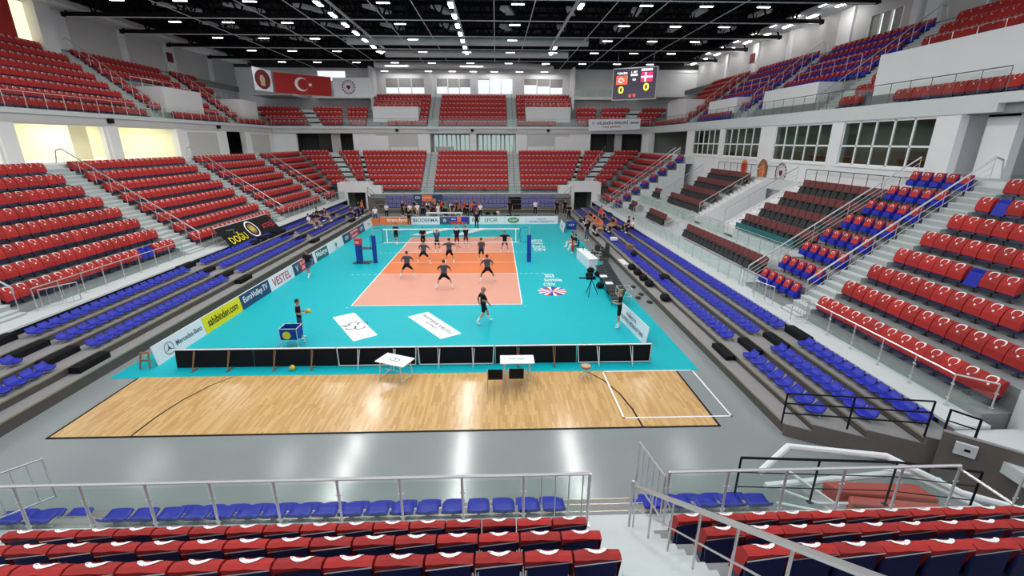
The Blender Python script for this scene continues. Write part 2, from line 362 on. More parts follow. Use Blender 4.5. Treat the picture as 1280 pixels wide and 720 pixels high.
for (a, c) in [(-6.15,-4.62),(4.68,6.18)]:
    s = MB(); flight(s, BL['F'], a, c); s.build('stair_flight', [M['stair'], M['risershade']], FS)
for sg in (-1, 1):
    s = MB(); b = BL['F']
    for k in range(2, 9):
        for j in range(3):
            oa = rowo(b,k)+.91*j/3; zz = rowz(b,k)+.57*j/3+.004; sh = (oa-27.8)*.69
            x0, x1 = 14.5+sh, 15.7+sh
            s.prism([(sg*x0,oa),(sg*x1,oa),(sg*(x1+.2),oa+.32),(sg*(x0+.2),oa+.32)], zz-.6, zz)
    s.build('diagonal_stair', M['stair'], FS)
    s = MB()
    for k in range(3, 9):
        for j in range(2):
            oa = rowo(b,k)+.455*j; zz = rowz(b,k)+.285*j+.004; x0 = 12.8+(oa-27.8)*.39
            s.bb(sg*x0, sg*(x0+.45), oa, oa+.455, zz-.25, zz)
    s.build('narrow_stair', M['stair'], FS)
NS = thing('lower_grandstand', 'concrete lower stand in the foreground under the nearest red seats', 'grandstand', (0,-25,0))
mb = MB(); ledge(mb, 'N', -12.5, 12.6, 1)
for k in range(1, 9):
    o0, o1 = rowo(BL['N'],k), rowo(BL['N'],k+1); z = rowz(BL['N'],k)
    pr(mb, 'N', o0, o1, -14, 16, z-.7, z, 0)
mb.build('seating_steps', [M['concrete'], M['ledge']], NS)
s = MB(); flight(s, BL['N'], 4.7, 5.9); s.build('stair_flight', [M['stair'], M['risershade']], NS)
# corner exits under the far stand
for sg, sd in ((-1,'left'), (1,'right')):
    c = MB()
    c.bb(sg*12.2, sg*16.0, 25.0, 25.3, 2.35, 3.5); c.bb(sg*12.2, sg*12.75, 25.0, 25.3, 0, 2.35); c.bb(sg*14.9, sg*16.0, 25.0, 25.3, 0, 2.35)
    c.bb(sg*12.2, sg*16.0, 25.3, 27.3, 3.3, 3.5); c.bb(sg*10.8, sg*12.2, 25.05, 26.3, 2.2, 3.1); c.bb(sg*12.2, sg*12.4, 25.3, 33, 0, 3.3)
    c.bb(sg*15.8, sg*16.0, 25.3, 33, 0, 3.3)
    tag(c.build('wall_far_%s_corner' % sd, M['wall']), kind='structure')
    c = MB(); c.bb(sg*12.75, sg*14.9, 28, 28.1, 0, 2.6); tag(c.build('door_%d' % (1 if sg < 0 else 2), M['dark']), kind='structure')
# ------------------------------------------------------------ telescopic stands
def tele(label, side, tr, zs, ys, end_off, y0, y1, gaps, loc):
    sl = (lambda o: y0 if ys is None else y0-ys*(o-tr[0]))
    t = thing('telescopic_stand', label, 'telescopic stand', loc)
    a = MB(); r_ = MB(); n_ = MB(); offs = tr+[end_off]
    for i, z in enumerate(zs):
        pr(a, side, offs[i]+.012, offs[i+1]+.0, sl(offs[i]), y1, z-.05, z, 0, sl(offs[i+1]))
        pr(r_, side, offs[i]+.02, offs[i]+.05, sl(offs[i]), y1, (zs[i-1] if i else 0)+.0, z-.05)
        pr(n_, side, offs[i]-.012, offs[i]+.012, sl(offs[i]), y1, z-.05, z+.004)
    a.build('tread', M['tread'], t); r_.build('riser', M['riser'], t); n_.build('nosing_strip', M['trim'], t)
    for (g0, g1) in gaps:
        for i in range(len(zs)):
            z = zs[i]; zn = zs[i+1] if i+1 < len(zs) else zs[i]+.3
            s = MB(); o1 = offs[i+1]-.01
            pr(s, side, o1-.36, o1, g0, g1, z+.002, z+(zn-z)*.9)
            s.build('step_block', M['blackstep'], t, bevel=.012)
    return t
LG = [(-16.85,-15.5),(-6.25,-5.0),(4.7,5.95),(14.75,16.0)]
TL = tele('long grey telescopic stand with blue seats along the left side of the court', 'L', [11.25,11.82,12.85,13.85], [.42,.69,.95,1.2], None, 14.95, -24, 22.4, LG, (-11.3,0,0))
RG = [(-16.4,-15.2),(7.25,8.6),(14.3,15.5)]
TR = tele('long grey telescopic stand with blue seats along the right side of the court', 'R', [11.55,12.11,13.12,14.11], [.354,.56,.79,1.0], .6, 14.95, -20.45, 22.2, RG, (11.6,0,0))
TF = tele('closed telescopic stand with blue-grey seats below the far end', 'F', [23.8,24.1,24.4,24.68], [.42,.55,1.0,1.5], None, 24.93, -12.1, 12.1, [(4.68,6.1),(-6.1,-4.68)], (0,24,0))
TN = tele('closed telescopic stand with blue seats below the foreground railing', 'N', [23.2,23.45,23.95,24.3], [.35,.62,.95,1.1], None, 24.58, -7.6, 8.7, [], (0,-24,0))
# end panels
t = TF
for sg in (-1, 1):
    s = MB(); s.add([(sg*10.6,23.75,0),(sg*12.15,23.75,0),(sg*12.15,23.75,2.2),(sg*12.15,24.9,2.2),(sg*10.6,23.75,.45),(sg*12.15,23.70,0),(sg*10.6,23.7,0),(sg*12.15,23.7,2.2),(sg*10.6,23.7,.45)],
        [(6,5,7,8),(0,4,2,1),(8,7,2,4)]); s.build('side_panel', M['panel'], t)
    s = MB(); s.path([(sg*10.4,23.75,.5),(sg*10.4,23.75,1.4),(sg*12.1,23.75,3.1),(sg*12.1,23.75,2.2)], .025)
    s.path([(sg*10.4,23.75,.95),(sg*12.1,23.75,2.65)], .02); s.build('stair_rail', M['darksteel'], t)
# right telescopic near end: deep side panels and black railing
def ey(x): return -20.45-.6*(x-11.55)
s = MB(); xs_ = [11.5,12.11,13.12,14.11,14.95]; hz = [.354,.56,.79,1.0]
for i in range(4): s.prism([(xs_[i],ey(xs_[i])-.02),(xs_[i+1],ey(xs_[i+1])-.02),(xs_[i+1],ey(xs_[i+1])-.07),(xs_[i],ey(xs_[i])-.07)], .0, hz[i]+.02)
s.build('side_panel', M['panel'], TR)
GP = thing('guard_board', 'tall brown guard board with a small grey box behind the corner railing', 'guard board', (14.15,-22.4,0))
s = MB(); s.prism([(14.12,-22.38),(17.6,-25.4),(17.64,-25.34),(14.16,-22.32)], 0, 1.42); s.build('board_face', M['panel'], GP)
s = MB(); s.prism([(14.12,-22.39),(17.6,-25.41),(17.64,-25.33),(14.16,-22.31)], 1.42, 1.45); s.build('top_edge', M['steel'], GP)
s = MB(); s.prism([(14.28,-22.56),(14.58,-22.82),(14.52,-22.88),(14.22,-22.62)], .98, 1.3); s.build('control_box', M['duct'], GP, bevel=.01)
s = MB(); s.prism([(14.35,-22.735),(14.43,-22.805),(14.42,-22.815),(14.34,-22.745)], 1.12, 1.18); s.build('socket', M['black'], GP)
t = thing('end_railing', 'black three-bar railing at the near end of the right telescopic stand', 'railing', (11.5,-20.45,.354))
s = MB()
def ez(x, h): return .354+h+(x-11.5)*.255
for h in (1.0, .68, .36): s.path([(11.45,ey(11.45),ez(11.45,h)),(14.1,ey(14.1),ez(14.1,h))], .024)
s.build('rail_bar', M['black'], t)
for x in (11.45,12.75,14.1): MB().tube((x,ey(x),.36+(x-11.45)*.24),(x,ey(x),ez(x,1.0)), .026).build('post', M['black'], t)
t = thing('end_railing', 'short black gate piece beside the brown guard board', 'railing', (14.2,-22.2,1))
s = MB(); s.path([(14.2,-22.3,1.4),(14.2,-22.3,1.98),(14.62,-22.65,1.92),(14.62,-22.65,1.4)], .028); s.path([(14.2,-22.3,1.68),(14.62,-22.65,1.64)], .02); s.build('railing_frame', M['black'], t)
# ------------------------------------------------------------ upper tier
def fascia(mb, side, off, t0, t1, m=0): pr(mb, side, off-.12, off+.35, t0, t1, 9.3, 9.86, 1); pr(mb, side, off-.28, off+.6, t0, t1, 9.86, 10.16, 0)
UPL = [(11.9,13.4),(24.4,25.8)]
US = thing('upper_grandstand', 'concrete upper stand above the left concourse', 'grandstand', (-27,0,10))
mb = MB(); fascia(mb, 'L', 26.5, -10, 33.4)
for k in range(1, 9):
    o0, o1 = rowo(UL['L'],k), rowo(UL['L'],k+1); z = rowz(UL['L'],k)
    pr(mb, 'L', o0, o1, -10, umY(o0,'L') if k <= 4 else 31, z-.78, z, 2, None, umY(o1,'L') if k <= 4 else 31)
pr(mb, 'L', rowo(UL['L'],9), 34.2, -10, 41, 15.0, 15.7, 2); pr(mb, 'L', rowo(UL['L'],5), 31, 31, 41, 12.4, 12.65, 2)
mb.build('seating_steps', [M['ledge'], M['wallgrey'], M['concrete']], US)
for (a, c) in UPL: s = MB(); flight(s, UL['L'], a, c); s.build('stair_flight', [M['stair'], M['risershade']], US)
for (a, c) in [(15.2,21.0),(28.5,32.6)]:
    s = MB(); pr(s, 'L', rowo(UL['L'],2)+.1, rowo(UL['L'],5)+.1, a, c, 10.2, 13.05); s.build('exit_box', M['wall'], US)
UR = thing('upper_grandstand', 'concrete upper stand above the windows on the right', 'grandstand', (25,0,10))
mb = MB(); pr(mb, 'R', 23.98, 24.5, -12, 33.4, 9.4, 10.16, 0)
for k in range(1, 9):
    o0, o1 = rowo(UL['R'],k), rowo(UL['R'],k+1); z = rowz(UL['R'],k)
    pr(mb, 'R', o0, o1, -14, umY(o0,'R') if k <= 4 else 31.5, z-.75, z, 2, None, umY(o1,'R') if k <= 4 else 31.5)
pr(mb, 'R', rowo(UL['R'],9), 33, -14, 41, 14.9, 15.5, 2); pr(mb, 'R', rowo(UL['R'],5), 31, 31.5, 41, 12.4, 12.65, 2)
pr(mb, 'R', 23.98, 31, -24, -12, 9.75, 10.16, 0)
mb.build('seating_steps', [M['ledge'], M['wallgrey'], M['concrete']], UR)
UPR = [(-1.5,0.0),(9.4,10.9),(20.6,22.1)]
for (a, c) in UPR: s = MB(); flight(s, UL['R'], a, c); s.build('stair_flight', [M['stair'], M['risershade']], UR)
for (a, c) in [(-13.5,-3.4),(1.6,8.2),(12.6,18.4),(24.5,30.5)]:
    lowb = 0 < a < 20
    s = MB(); pr(s, 'R', rowo(UL['R'],2)+.1, rowo(UL['R'],4 if lowb else 5)+.1, a, c, 10.2, 12.15 if lowb else 12.95); s.build('exit_box', M['wall'], UR)
UF = thing('upper_grandstand', 'concrete upper stand at the far end below the bright windows', 'grandstand', (0,34,10))
mb = MB(); fascia(mb, 'F', 33.1, -26.6, 24.4)
for k in range(1, 8):
    o0, o1 = rowo(UL['F'],k), rowo(UL['F'],k+1); z = rowz(UL['F'],k)
    if k <= 4: mb.prism([(-umX(o0,'L'),o0),(umX(o0,'R'),o0),(umX(o1,'R'),o1),(-umX(o1,'L'),o1)], z-.7, z, 2)
    else: pr(mb, 'F', o0, o1, -13.9, 13.9, z-.7, z, 2)
pr(mb, 'F', rowo(UL['F'],8), 41, -14, 14, 13.6, 14.2, 2)
pr(mb, 'F', rowo(UL['F'],5), 41, -30, -13.9, 12.3, 12.6, 2); pr(mb, 'F', rowo(UL['F'],5), 41, 13.9, 30, 12.3, 12.6, 2)
mb.build('seating_steps', [M['ledge'], M['wallgrey'], M['concrete']], UF)
for (a, c) in [(-6.0,-4.6),(4.68,6.0)]: s = MB(); flight(s, UL['F'], a, c); s.build('stair_flight', [M['stair'], M['risershade']], UF)
for sg in (-1, 1):
    s = MB(); pr(s, 'F', rowo(UL['F'],2)+.1, rowo(UL['F'],5)+.1, min(sg*7.25,sg*13.3), max(sg*7.25,sg*13.3), 10.2, 12.7); s.build('exit_box', M['wall'], UF)
    s = MB(); b = UL['F']
    for k in range(1, 5):
        for j in range(3):
            oa = rowo(b,k)+.3*j; zz = rowz(b,k)+.21*j+.004; x0 = 19.6+(oa-33.1)*.75
            s.prism([(sg*x0,oa),(sg*(x0+1.5),oa),(sg*(x0+1.7),oa+.32),(sg*(x0+.2),oa+.32)], zz-.3, zz)
    s.build('diagonal_stair', M['stair'], UF)
# ------------------------------------------------------------ walls, windows, ceiling
CE = 18.15
mb = MB(); X = -26.5
def wallx(mb, x, t, holes, y0, y1, z0, z1, m=0):
    """wall in plane x..x+t with rectangular holes (ya,yb,za,zb), sorted by y"""
    y = y0
    for (ya, yb, za, zb) in sorted(holes):
        if ya > y: mb.bb(x, x+t, y, ya, z0, z1, m)
        if za > z0: mb.bb(x, x+t, ya, yb, z0, za, m)
        if zb < z1: mb.bb(x, x+t, ya, yb, zb, z1, m)
        y = yb
    if y < y1: mb.bb(x, x+t, y, y1, z0, z1, m)
def wally(mb, yy, t, holes, x0, x1, z0, z1, m=0):
    x = x0
    for (xa, xb, za, zb) in sorted(holes):
        if xa > x: mb.bb(x, xa, yy, yy+t, z0, z1, m)
        if za > z0: mb.bb(xa, xb, yy, yy+t, z0, za, m)
        if zb < z1: mb.bb(xa, xb, yy, yy+t, zb, z1, m)
        x = xb
    if x < x1: mb.bb(x, x1, yy, yy+t, z0, z1, m)
lo = [(-8.2,-2.2,6.84,9.25),(-1.0,5.8,6.84,9.25),(7.1,13.8,6.84,9.25),(21.9,25.7,6.84,9.25)]
mb = MB(); wallx(mb, -26.85, .35, lo, -12, 33.4, 6.84, 9.3); struct('wall_left_concourse', mb, M['wall'])
# column faces and grey panels on the left concourse wall
mb = MB()
for y in (-1.6, 6.45, 14.3, 21.4, 26.2): mb.bb(-26.5, -26.28, y-.5, y+.5, 6.84, 9.3)
struct('trim_1', mb, M['wall'])
mb = MB(); mb.bb(-26.5,-26.46,15.6,20.4,6.84,9.1); mb.bb(-26.5,-26.46,27.5,32,6.84,9.1); struct('trim_2', mb, M['wallgrey'])
# lit rooms behind the left openings
mb = MB(); mb.bb(-33,-26.9,-9,14.4,6.6,6.84,0); mb.bb(-33.2,-33,-9,14.4,6.6,9.9,0); mb.bb(-33,-26.9,-9,14.4,9.7,9.9,0); mb.bb(-33,-26.9,14.2,14.4,6.84,9.7,0)
mb.bb(-33,-28.9,5.6,7.2,6.84,9.7,1); struct('wall_left_room', mb, [M['beige'], M['beige']])
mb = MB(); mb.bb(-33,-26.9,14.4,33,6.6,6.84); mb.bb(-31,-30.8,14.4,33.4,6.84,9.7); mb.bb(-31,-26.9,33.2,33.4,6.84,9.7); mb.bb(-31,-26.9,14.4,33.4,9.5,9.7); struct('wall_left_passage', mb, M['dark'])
for y in (-5, 2.4, 10.4): area('room_light', (-30, y, 9.6), 4, 5, ROOM_W, (1, .97, .82))
# far concourse
fo = [(-23.45,-16.0,6.84,9.25),(-5.72,-.38,6.84,9.25),(.48,5.86,6.84,9.25),(16.04,23.15,6.84,9.25)]
mb = MB(); wally(mb, 33.2, .35, fo, -26.6, 24.2, 6.84, 9.3); struct('wall_far_concourse', mb, M['wall'])
mb = MB(); mb.bb(-12.94,-7.31,33.16,33.2,6.84,9.2); mb.bb(7.37,13.1,33.16,33.2,6.84,9.2); struct('trim_3', mb, M['wallgrey'])
mb = MB(); mb.bb(-12.94,-11.3,33.12,33.16,6.84,8.95); mb.bb(11.2,13.1,33.12,33.16,6.84,8.9); mb.bb(7.5,11.1,33.12,33.16,6.84,7.6); mb.bb(-11,-7.5,33.12,33.16,6.84,7.5); struct('trim_4', mb, M['wall'])
mb = MB()
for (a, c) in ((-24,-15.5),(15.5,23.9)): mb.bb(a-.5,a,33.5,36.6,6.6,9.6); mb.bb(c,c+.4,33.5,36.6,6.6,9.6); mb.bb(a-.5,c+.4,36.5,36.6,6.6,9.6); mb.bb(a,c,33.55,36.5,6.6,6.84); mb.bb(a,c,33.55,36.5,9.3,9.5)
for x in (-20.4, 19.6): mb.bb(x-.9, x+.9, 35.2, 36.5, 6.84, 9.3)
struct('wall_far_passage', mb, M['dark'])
mb = MB()
for (a, c) in ((-21.2,-19.6),(17.6,19.0)): mb.bb(a+2.0,c+1.6,34.2,34.4,6.84,9.3)
struct('wall_far_passage_panel', mb, M['wallgrey'])
k = 1
for (a, c) in ((-5.72,-.38),(.48,5.86)):
    s = MB(); n = 8
    for i in range(n+1):
        x = a+.2+(c-a-.4)*i/n; s.bb(x-.05-(.1 if i%3==0 else 0), x+.05+(.08 if i%4==1 else 0), 35.6, 35.7, 6.84, 9.2)
    s.bb(a, c, 35.6, 35.7, 9.1, 9.3); s.bb(a, c, 33.5, 36, 6.6, 6.84); s.bb(a, c, 33.5, 36, 9.3, 9.5); s.bb(a-.3, a+.02, 33.5, 36, 6.84, 9.3); s.bb(c-.02, c+.3, 33.5, 36, 6.84, 9.3)
    if a < -1: s.bb(a+.4, a+2.9, 35.58, 35.72, 6.84, 7.55)
    w_ = struct('window_%d' % k, s, M['wallgrey']); k += 1
    s = MB(); s.bb(a, c, 35.74, 35.75, 6.84, 9.2); s.build('pane', M['wglass'], w_)
# right window wall
wi = [(-9.3,-3.3,6.92,9.35),(-2.3,3.65,6.92,9.35),(5.65,11.65,6.98,9.38),(12.55,18.45,7.0,9.39)]
mb = MB(); wallx(mb, 24.05, .4, wi+[(20.2,32,6.84,9.35)], -10.1, 33.2, 2.6, 9.45); struct('wall_right', mb, M['wall'])
mb = MB(); mb.bb(24.45,30,-10.1,-9.8,6.7,9.75); mb.bb(24.05,24.45,-10.5,-10.1,6.7,9.75); mb.bb(24.9,25.3,-12.2,-10.9,6.7,9.4); mb.bb(24.9,25.3,-24,-10.9,9.25,9.75)
mb.bb(29.6,30,-24,-10,6.7,9.75)
struct('wall_right_recess', mb, M['wall'])
t = thing('service_stair', 'dim grey service stair rail seen inside the recess at right', 'stairs', (28.2,-13,6.7))
MB().path([(28.6,-12.3,6.75),(28.6,-12.3,8.4),(28.6,-13.6,9.2)], .04).path([(28.6,-12.3,7.8),(28.6,-13.6,8.7)], .02).path([(28.6,-12.3,7.3),(28.6,-13.6,8.2)], .02).build('rail', M['darksteel'], t)
MB().bb(28,29.4,-13.2,-12,6.7,7.1).bb(28,29.4,-14.2,-13.2,6.7,7.5).build('steps', M['wallgrey'], t)
mb = MB(); mb.bb(24.5,30,33,33.15,6.3,9.6); mb.bb(30,30.1,-10,33,6.3,9.6); mb.bb(24.5,30,-10,33,6.3,6.5); mb.bb(24.5,30,-10,33,9.45,9.6)
for y in (-2.8, 4.6, 12.1, 19.3): mb.bb(25.5,30,y-.1,y+.1,6.5,9.5)
struct('wall_right_room', mb, mat('office_wall', (.3,.31,.28), .8))
for y in (-6.3, .8, 8.6, 15.5): area('office_fill_light', (27.5,y,9.4), 2, 2, 60, (.95,1,.92))  # added fill lights without fittings, to brighten the rooms behind the windows
for i, y in enumerate((-6.5, -.8, 1.2, 8.5, 15)):
    t = thing('desk', ['brown counter behind the nearest right-hand window', 'brown desk seen low through the second right-hand window', 'brown cabinet at the left of the second right-hand window', 'desk behind the third right-hand window', 'desk behind the farthest right-hand window'][i], 'desk', (26.5,y,6.5))
    s = MB(); s.bb(26,26.7,y-1.1,y+1.1,7.2,7.27); s.build('desk_top', M['wood'], t)
    s = MB(); s.bb(26.1,26.6,y-1.05,y+1.05,6.5,7.2); s.build('cabinet', M['wood'], t)
for (ya, yb, za, zb) in wi:
    s = MB(); f = .05
    for y in [ya+(yb-ya)*i/5 for i in range(6)]: s.bb(24.12, 24.22, y-f, y+f, za, zb)
    for z in (za+.03, za+(zb-za)*.44, zb-.03): s.bb(24.12, 24.22, ya, yb, z-f, z+f)
    s.bb(23.97, 24.1, ya-.1, yb+.1, za-.12, za-.04)
    w_ = struct('window_%d' % k, s, M['white']); k += 1
    s = MB(); s.bb(24.16, 24.17, ya, yb, za, zb); s.build('pane', M['wglass'], w_)
# outer walls
mb = MB(); wallx(mb, -34.4, .3, [(-9,7,15.7,18.0)], -16, 41.3, 9.3, 19.1); mb.bb(-34.4,-34.1,-16,41.3,19.1,21.5,1); mb.bb(-34.1,-31.6,-12,41,18.9,19.1,0)
struct('wall_left', mb, [M['wallgrey'], M['roof']])
mb = MB()
for y, wd in ((13.2,.9),(20.3,.35),(27.2,.8),(35.0,.35)): mb.bb(-34.1, -33.9, y-wd, y+wd, 15.7, 18.9)
mb.bb(-34.1,-33.2,10.6,12.0,14,20)
struct('trim_5', mb, M['wall'])
s = MB(); s.bb(-34.1,-33.98,9.2,10.5,15.7,18.6); s2 = struct('window_%d' % k, s, mat('window_lit', (1,.93,.6), .6, emis=1.1)); k += 1
rw = [(1.2,4.6,15.6,17.9),(5.2,8.4,15.9,17.6),(-4.5,-1.5,15.9,17.6)]
mb = MB(); wallx(mb, 33.0, .3, [(5.2,8.4,15.9,17.7),(-4.5,-1.0,15.9,17.7)], -16, 41.3, 9.3, 19.1); mb.bb(33,33.3,-16,41.3,19.1,21.5,1); struct('wall_right_upper', mb, [M['wallgrey'], M['roof']])
mb = MB()
for y, wd in ((10.9,.8),(2.6,.5),(4.0,.3),(18.6,.3),(25.0,.6),(31.8,.3)): mb.bb(32.8, 33.0, y-wd, y+wd, 15.2, 18.9)
struct('trim_6', mb, M['wall'])
for (ya, yb) in ((5.2,8.4),(-4.5,-1.0)):
    s = MB()
    for y in (ya+.05,(2*ya+yb)/3,(ya+2*yb)/3,yb-.05): s.bb(32.98,33.06,y-.05,y+.05,15.9,17.7)
    w_ = struct('window_%d' % k, s, M['white']); k += 1
    s = MB(); s.bb(33.1,33.12,ya,ya+.95,15.9,17.7); s.bb(33.1,33.12,ya+1.3,ya+2.0,15.9,17.7); s.bb(33.1,33.12,ya+2.3,yb,15.9,17.7); s.build('roller_blind', M['blind'], w_)
# cornice strips both sides
mb = MB(); mb.bb(-34.1,-32.2,-12,41,18.75,18.95); mb.bb(-32.3,-32.1,-12,41,18.7,19.3); struct('trim_7', mb, M['wall'])
mb = MB(); mb.bb(30.9,33,-14,41,18.95,19.1); mb.bb(30.8,31.0,-14,41,18.9,19.4); struct('trim_8', mb, M['wall'])
fw = [(-12.86,-7.21,14.95,17.05),(-5.48,-.49,14.95,17.05),(.56,5.69,14.95,17.05),(7.33,13.08,14.95,17.05)]
mb = MB(); wally(mb, 41, .3, fw+[(-22.5,-18.5,16.6,17.9)], -34.4, 33.3, 9.3, 18.3); mb.bb(-34.4,33.3,41,41.3,18.3,21.5,1); struct('wall_far', mb, [M['wall'], M['roof']])
mb = MB()
for x in (-6.35, 0.03, 6.5): mb.bb(x-.35, x+.35, 40.75, 41, 14.2, 18.2)
mb.bb(-34,33,40.9,41,17.9,18.15)
struct('trim_9', mb, M['wall'])
drop = [[.62,.6,.6],[.55,.6,.58],[.1,0,0],[.42,.5,.58]]
for i, (a, c, z0, z1) in enumerate(fw):
    s = MB()
    for x in (a, a+(c-a)/3, a+2*(c-a)/3, c): s.bb(x-.06, x+.06, 41.02, 41.1, z0, z1)
    s.bb(a, c, 41.02, 41.1, z1-.1, z1)
    w_ = struct('window_%d' % k, s, M['wall']); k += 1
    s = MB()
    for j in range(3):
        if drop[i][j]: x0 = a+(c-a)*j/3+.05; s.bb(x0, x0+(c-a)/3-.1, 41.12, 41.14, z1-(z1-z0)*drop[i][j], z1)
    s.build('roller_blind', M['blind'], w_)
# corner galleries: grey canopy slabs and balustrades behind the low corner rows
for sg, sd in ((-1,'left'),(1,'right')):
    s = MB(); s.bb(sg*14.0, sg*22.5, 38.2, 40.9, 14.0, 14.3); s.bb(sg*14, sg*14.3, 37.6, 40.9, 12.6, 18.1)
    struct('trim_%d' % (10 if sg < 0 else 11), s, M['wall'])
    s = MB(); s.bb(sg*24, sg*29.5, 35, 40.9, 14.1, 14.35); struct('trim_%d' % (12 if sg < 0 else 13), s, M['wall'])
# roof and trusses
mb = MB(); mb.bb(-34.4, 33.3, -16, 41.3, 21.4, 21.6); struct('ceiling', mb, M['roof'])
TY = [0.6, 7.2, 13.5, 19.8, 26.4, 34.0]
for i, ty in enumerate(TY):
    t = thing('roof_truss', ['black lattice roof truss over the middle of the court, mostly above the frame','black lattice roof truss, nearest of those in view','black lattice roof truss, second from the near edge of the view','black lattice roof truss, third from the near edge of the view','black lattice roof truss, fourth from the near edge of the view','black lattice roof truss, farthest before the end wall'][i], 'roof truss', (0,ty,18.3))
    s = MB(); s.bb(-33.5,32.5,ty-.22,ty+.22,18.28,18.62); s.bb(-33.5,32.5,ty-.16,ty+.16,20.95,21.3); s.build('chord', M['truss'], t)
    s = MB(); n = 27
    for j in range(n):
        x0 = -33.3+j*65.6/n; x1 = x0+65.6/n; xm = (x0+x1)/2
        s.tube((x0,ty,18.5),(xm,ty,21.1),.09,0,5); s.tube((xm,ty,21.1),(x1,ty,18.5),.09,0,5)
    s.build('web', M['truss'], t)
    MB().tube((-33,ty-.3,18.22),(32,ty-.3,18.22),.045).build('conduit', M['duct'], t)
for i, ty in enumerate((3.9, 10.3, 16.6, 23.1, 30.2, 37.6)):
    t = thing('light_truss', 'slim black roof truss between the deep ones, %s from the near side' % ordw(i+1), 'roof truss', (0,ty,19.2))
    s = MB(); s.bb(-33.5,32.5,ty-.08,ty+.08,19.1,19.25); s.bb(-33.5,32.5,ty-.08,ty+.08,21.1,21.3); s.build('chord', M['truss'], t)
    s = MB(); n = 44
    for j in range(n):
        x0 = -33.3+j*65.6/n; x1 = x0+65.6/n; xm = (x0+x1)/2
        s.tube((x0,ty,19.2),(xm,ty,21.2),.06,0,4); s.tube((xm,ty,21.2),(x1,ty,19.2),.06,0,4)
    s.build('web', M['truss'], t)
# secondary trusses half bays and purlins
t = thing('roof_purlins', 'dark longitudinal roof beams carrying the roof deck', 'roof beams', (0,10,19.5))
s = MB()
for x in range(-30, 31, 5): s.bb(x-.1, x+.1, -6, 41, 20.4, 20.7); s.tube((x,-6,19.6),(x,41,19.6),.05,0,5)
for x in range(-30, 31, 5):
    for y in range(-4, 40, 3): s.tube((x,y,19.6),(x,y+1.5,20.5),.04,0,4); s.tube((x,y+1.5,20.5),(x,y+3,19.6),.04,0,4)
s.build('beam', M['truss'], t)
for i, x in enumerate((-22.5,-16.2,-12.6,-6.3,-3.1,3.1,6.2,12.4,16.2,22)):
    t = tag(MB().path([(x,-2,18.2),(x,40.9,18.2)], .035).build('ceiling_cable_tray', M['duct']), 'thin silver cable tray under the trusses, number %s counted from the left wall' % ['one','two','three','four','five','six','seven','eight','nine','ten'][i], 'cable tray', 'cable trays running along the roof')
for i, (x0,x1,y,z) in enumerate([(-13,13.5,24.6,18.75),(-10,12,29.4,18.3),(-13,7.5,36,18.0)]):
    d = MB().tube((x0,y,z),(x1,y,z),.42,0,14)
    if i == 2: d.tube((7.5,36,18),(10.5,33,17.2),.4,0,12)
    tag(d.build('air_duct', M['duct'], smooth=False), ['silver round air duct across the roof, nearest one','silver round air duct across the roof, middle one','silver air duct near the far wall with a slanted right end'][i], 'air duct')
# panels of lighter roof deck between trusses (acoustic baffles)
for i in range(1, 6):
    for j, x in enumerate(range(-26, 30, 6)):
        y = TY[i]-3.1 if i < 5 else TY[i]-3.8
        s = MB(); s.slab((x-.5,y-2.3,19.7),(1,0,0),(.18,1,.12),.85,4.6,.25)
        tag(s.build('acoustic_baffle', M['duct']), 'pale acoustic baffle in the roof, %s across in bay %s from the near side' % (ordw(j+1), ['one','two','three','four','five'][i-1]), 'acoustic baffle', 'acoustic baffles hung in the roof')
# strip lamps under the trusses
lampxs = [-24.3,-19.8,-14.8,-9.9,-5.1,-.1,4.9,9.8,14.6,19.2,23.6]
lp = thing('strip_lamp', 'white strip lamp', 'ceiling lamp', (0,0,0))
MB().bb(-.5,.5,-.11,.11,.03,.1).build('housing', M['lampbody'], lp); MB().bb(-.48,.48,-.09,.09,0,.03).build('tube', M['lamp'], lp); MB().tube((-.3,0,.1),(-.3,0,.36),.01).tube((.3,0,.1),(.3,0,.36),.01).build('hanger', M['lampbody'], lp); reg(lp)
first = True
def place(proto, loc, rz, label, group):
    global FIRST
    if proto.name not in USED:
        USED.add(proto.name); proto.location = loc; proto.rotation_euler = (0,0,rz); proto['label'] = label; proto['group'] = group; return proto
    return copy_tree(proto, loc, rz, label, group)
USED = set()
rown = ['middle','nearest visible','second','third','fourth','fifth']
LY = [(0.6,1.2),(7.2,1),(13.5,1),(19.8,1),(26.4,1),(34.0,1)]
for i, (y, _) in enumerate(LY):
    for j, x in enumerate(lampxs):
        if i in (1,2,3) and j in (3, 5, 7): continue
        place(lp, (x,y,17.95), 0, 'white strip lamp, %s from the left under the %s roof truss' % (ordw(j+1), rown[i]), 'strip lamps under the trusses')
for j in range(9):
    y = 9.6+j*3.65
    place(lp, (-32.4,y,19.0), PI/2, 'white strip lamp on the left cornice, %s from the near end' % ordw(j+1), 'strip lamps under the trusses')
for j in range(8):
    y = 7+j*3.6
    place(lp, (30.4,y,19.0), PI/2, 'white strip lamp by the right cornice, %s from the near end' % ordw(j+1), 'strip lamps under the trusses')
for x_, nm in ((-9.4,'left'),(0,'middle'),(9.4,'right')):
    tag(MB().bb(x_-.12,x_+.12,-17,26,18.2,18.3).build('lighting_rail', M['lampbody']), 'straight %s rail carrying the court floodlights' % nm, 'lighting rail')
for j, x in enumerate((-12.6,-6.4,-3,0,3,6.6,10.2)):
    place(lp, (x,39.9,17.75), 0, 'white strip lamp close to the far wall, %s from the left' % ordw(j+1), 'strip lamps under the trusses')
for x in (-10,-3,3.2,10.2): area('strip_light', (x,40.0,17.7), 4, .3, STRIP_W*.55)
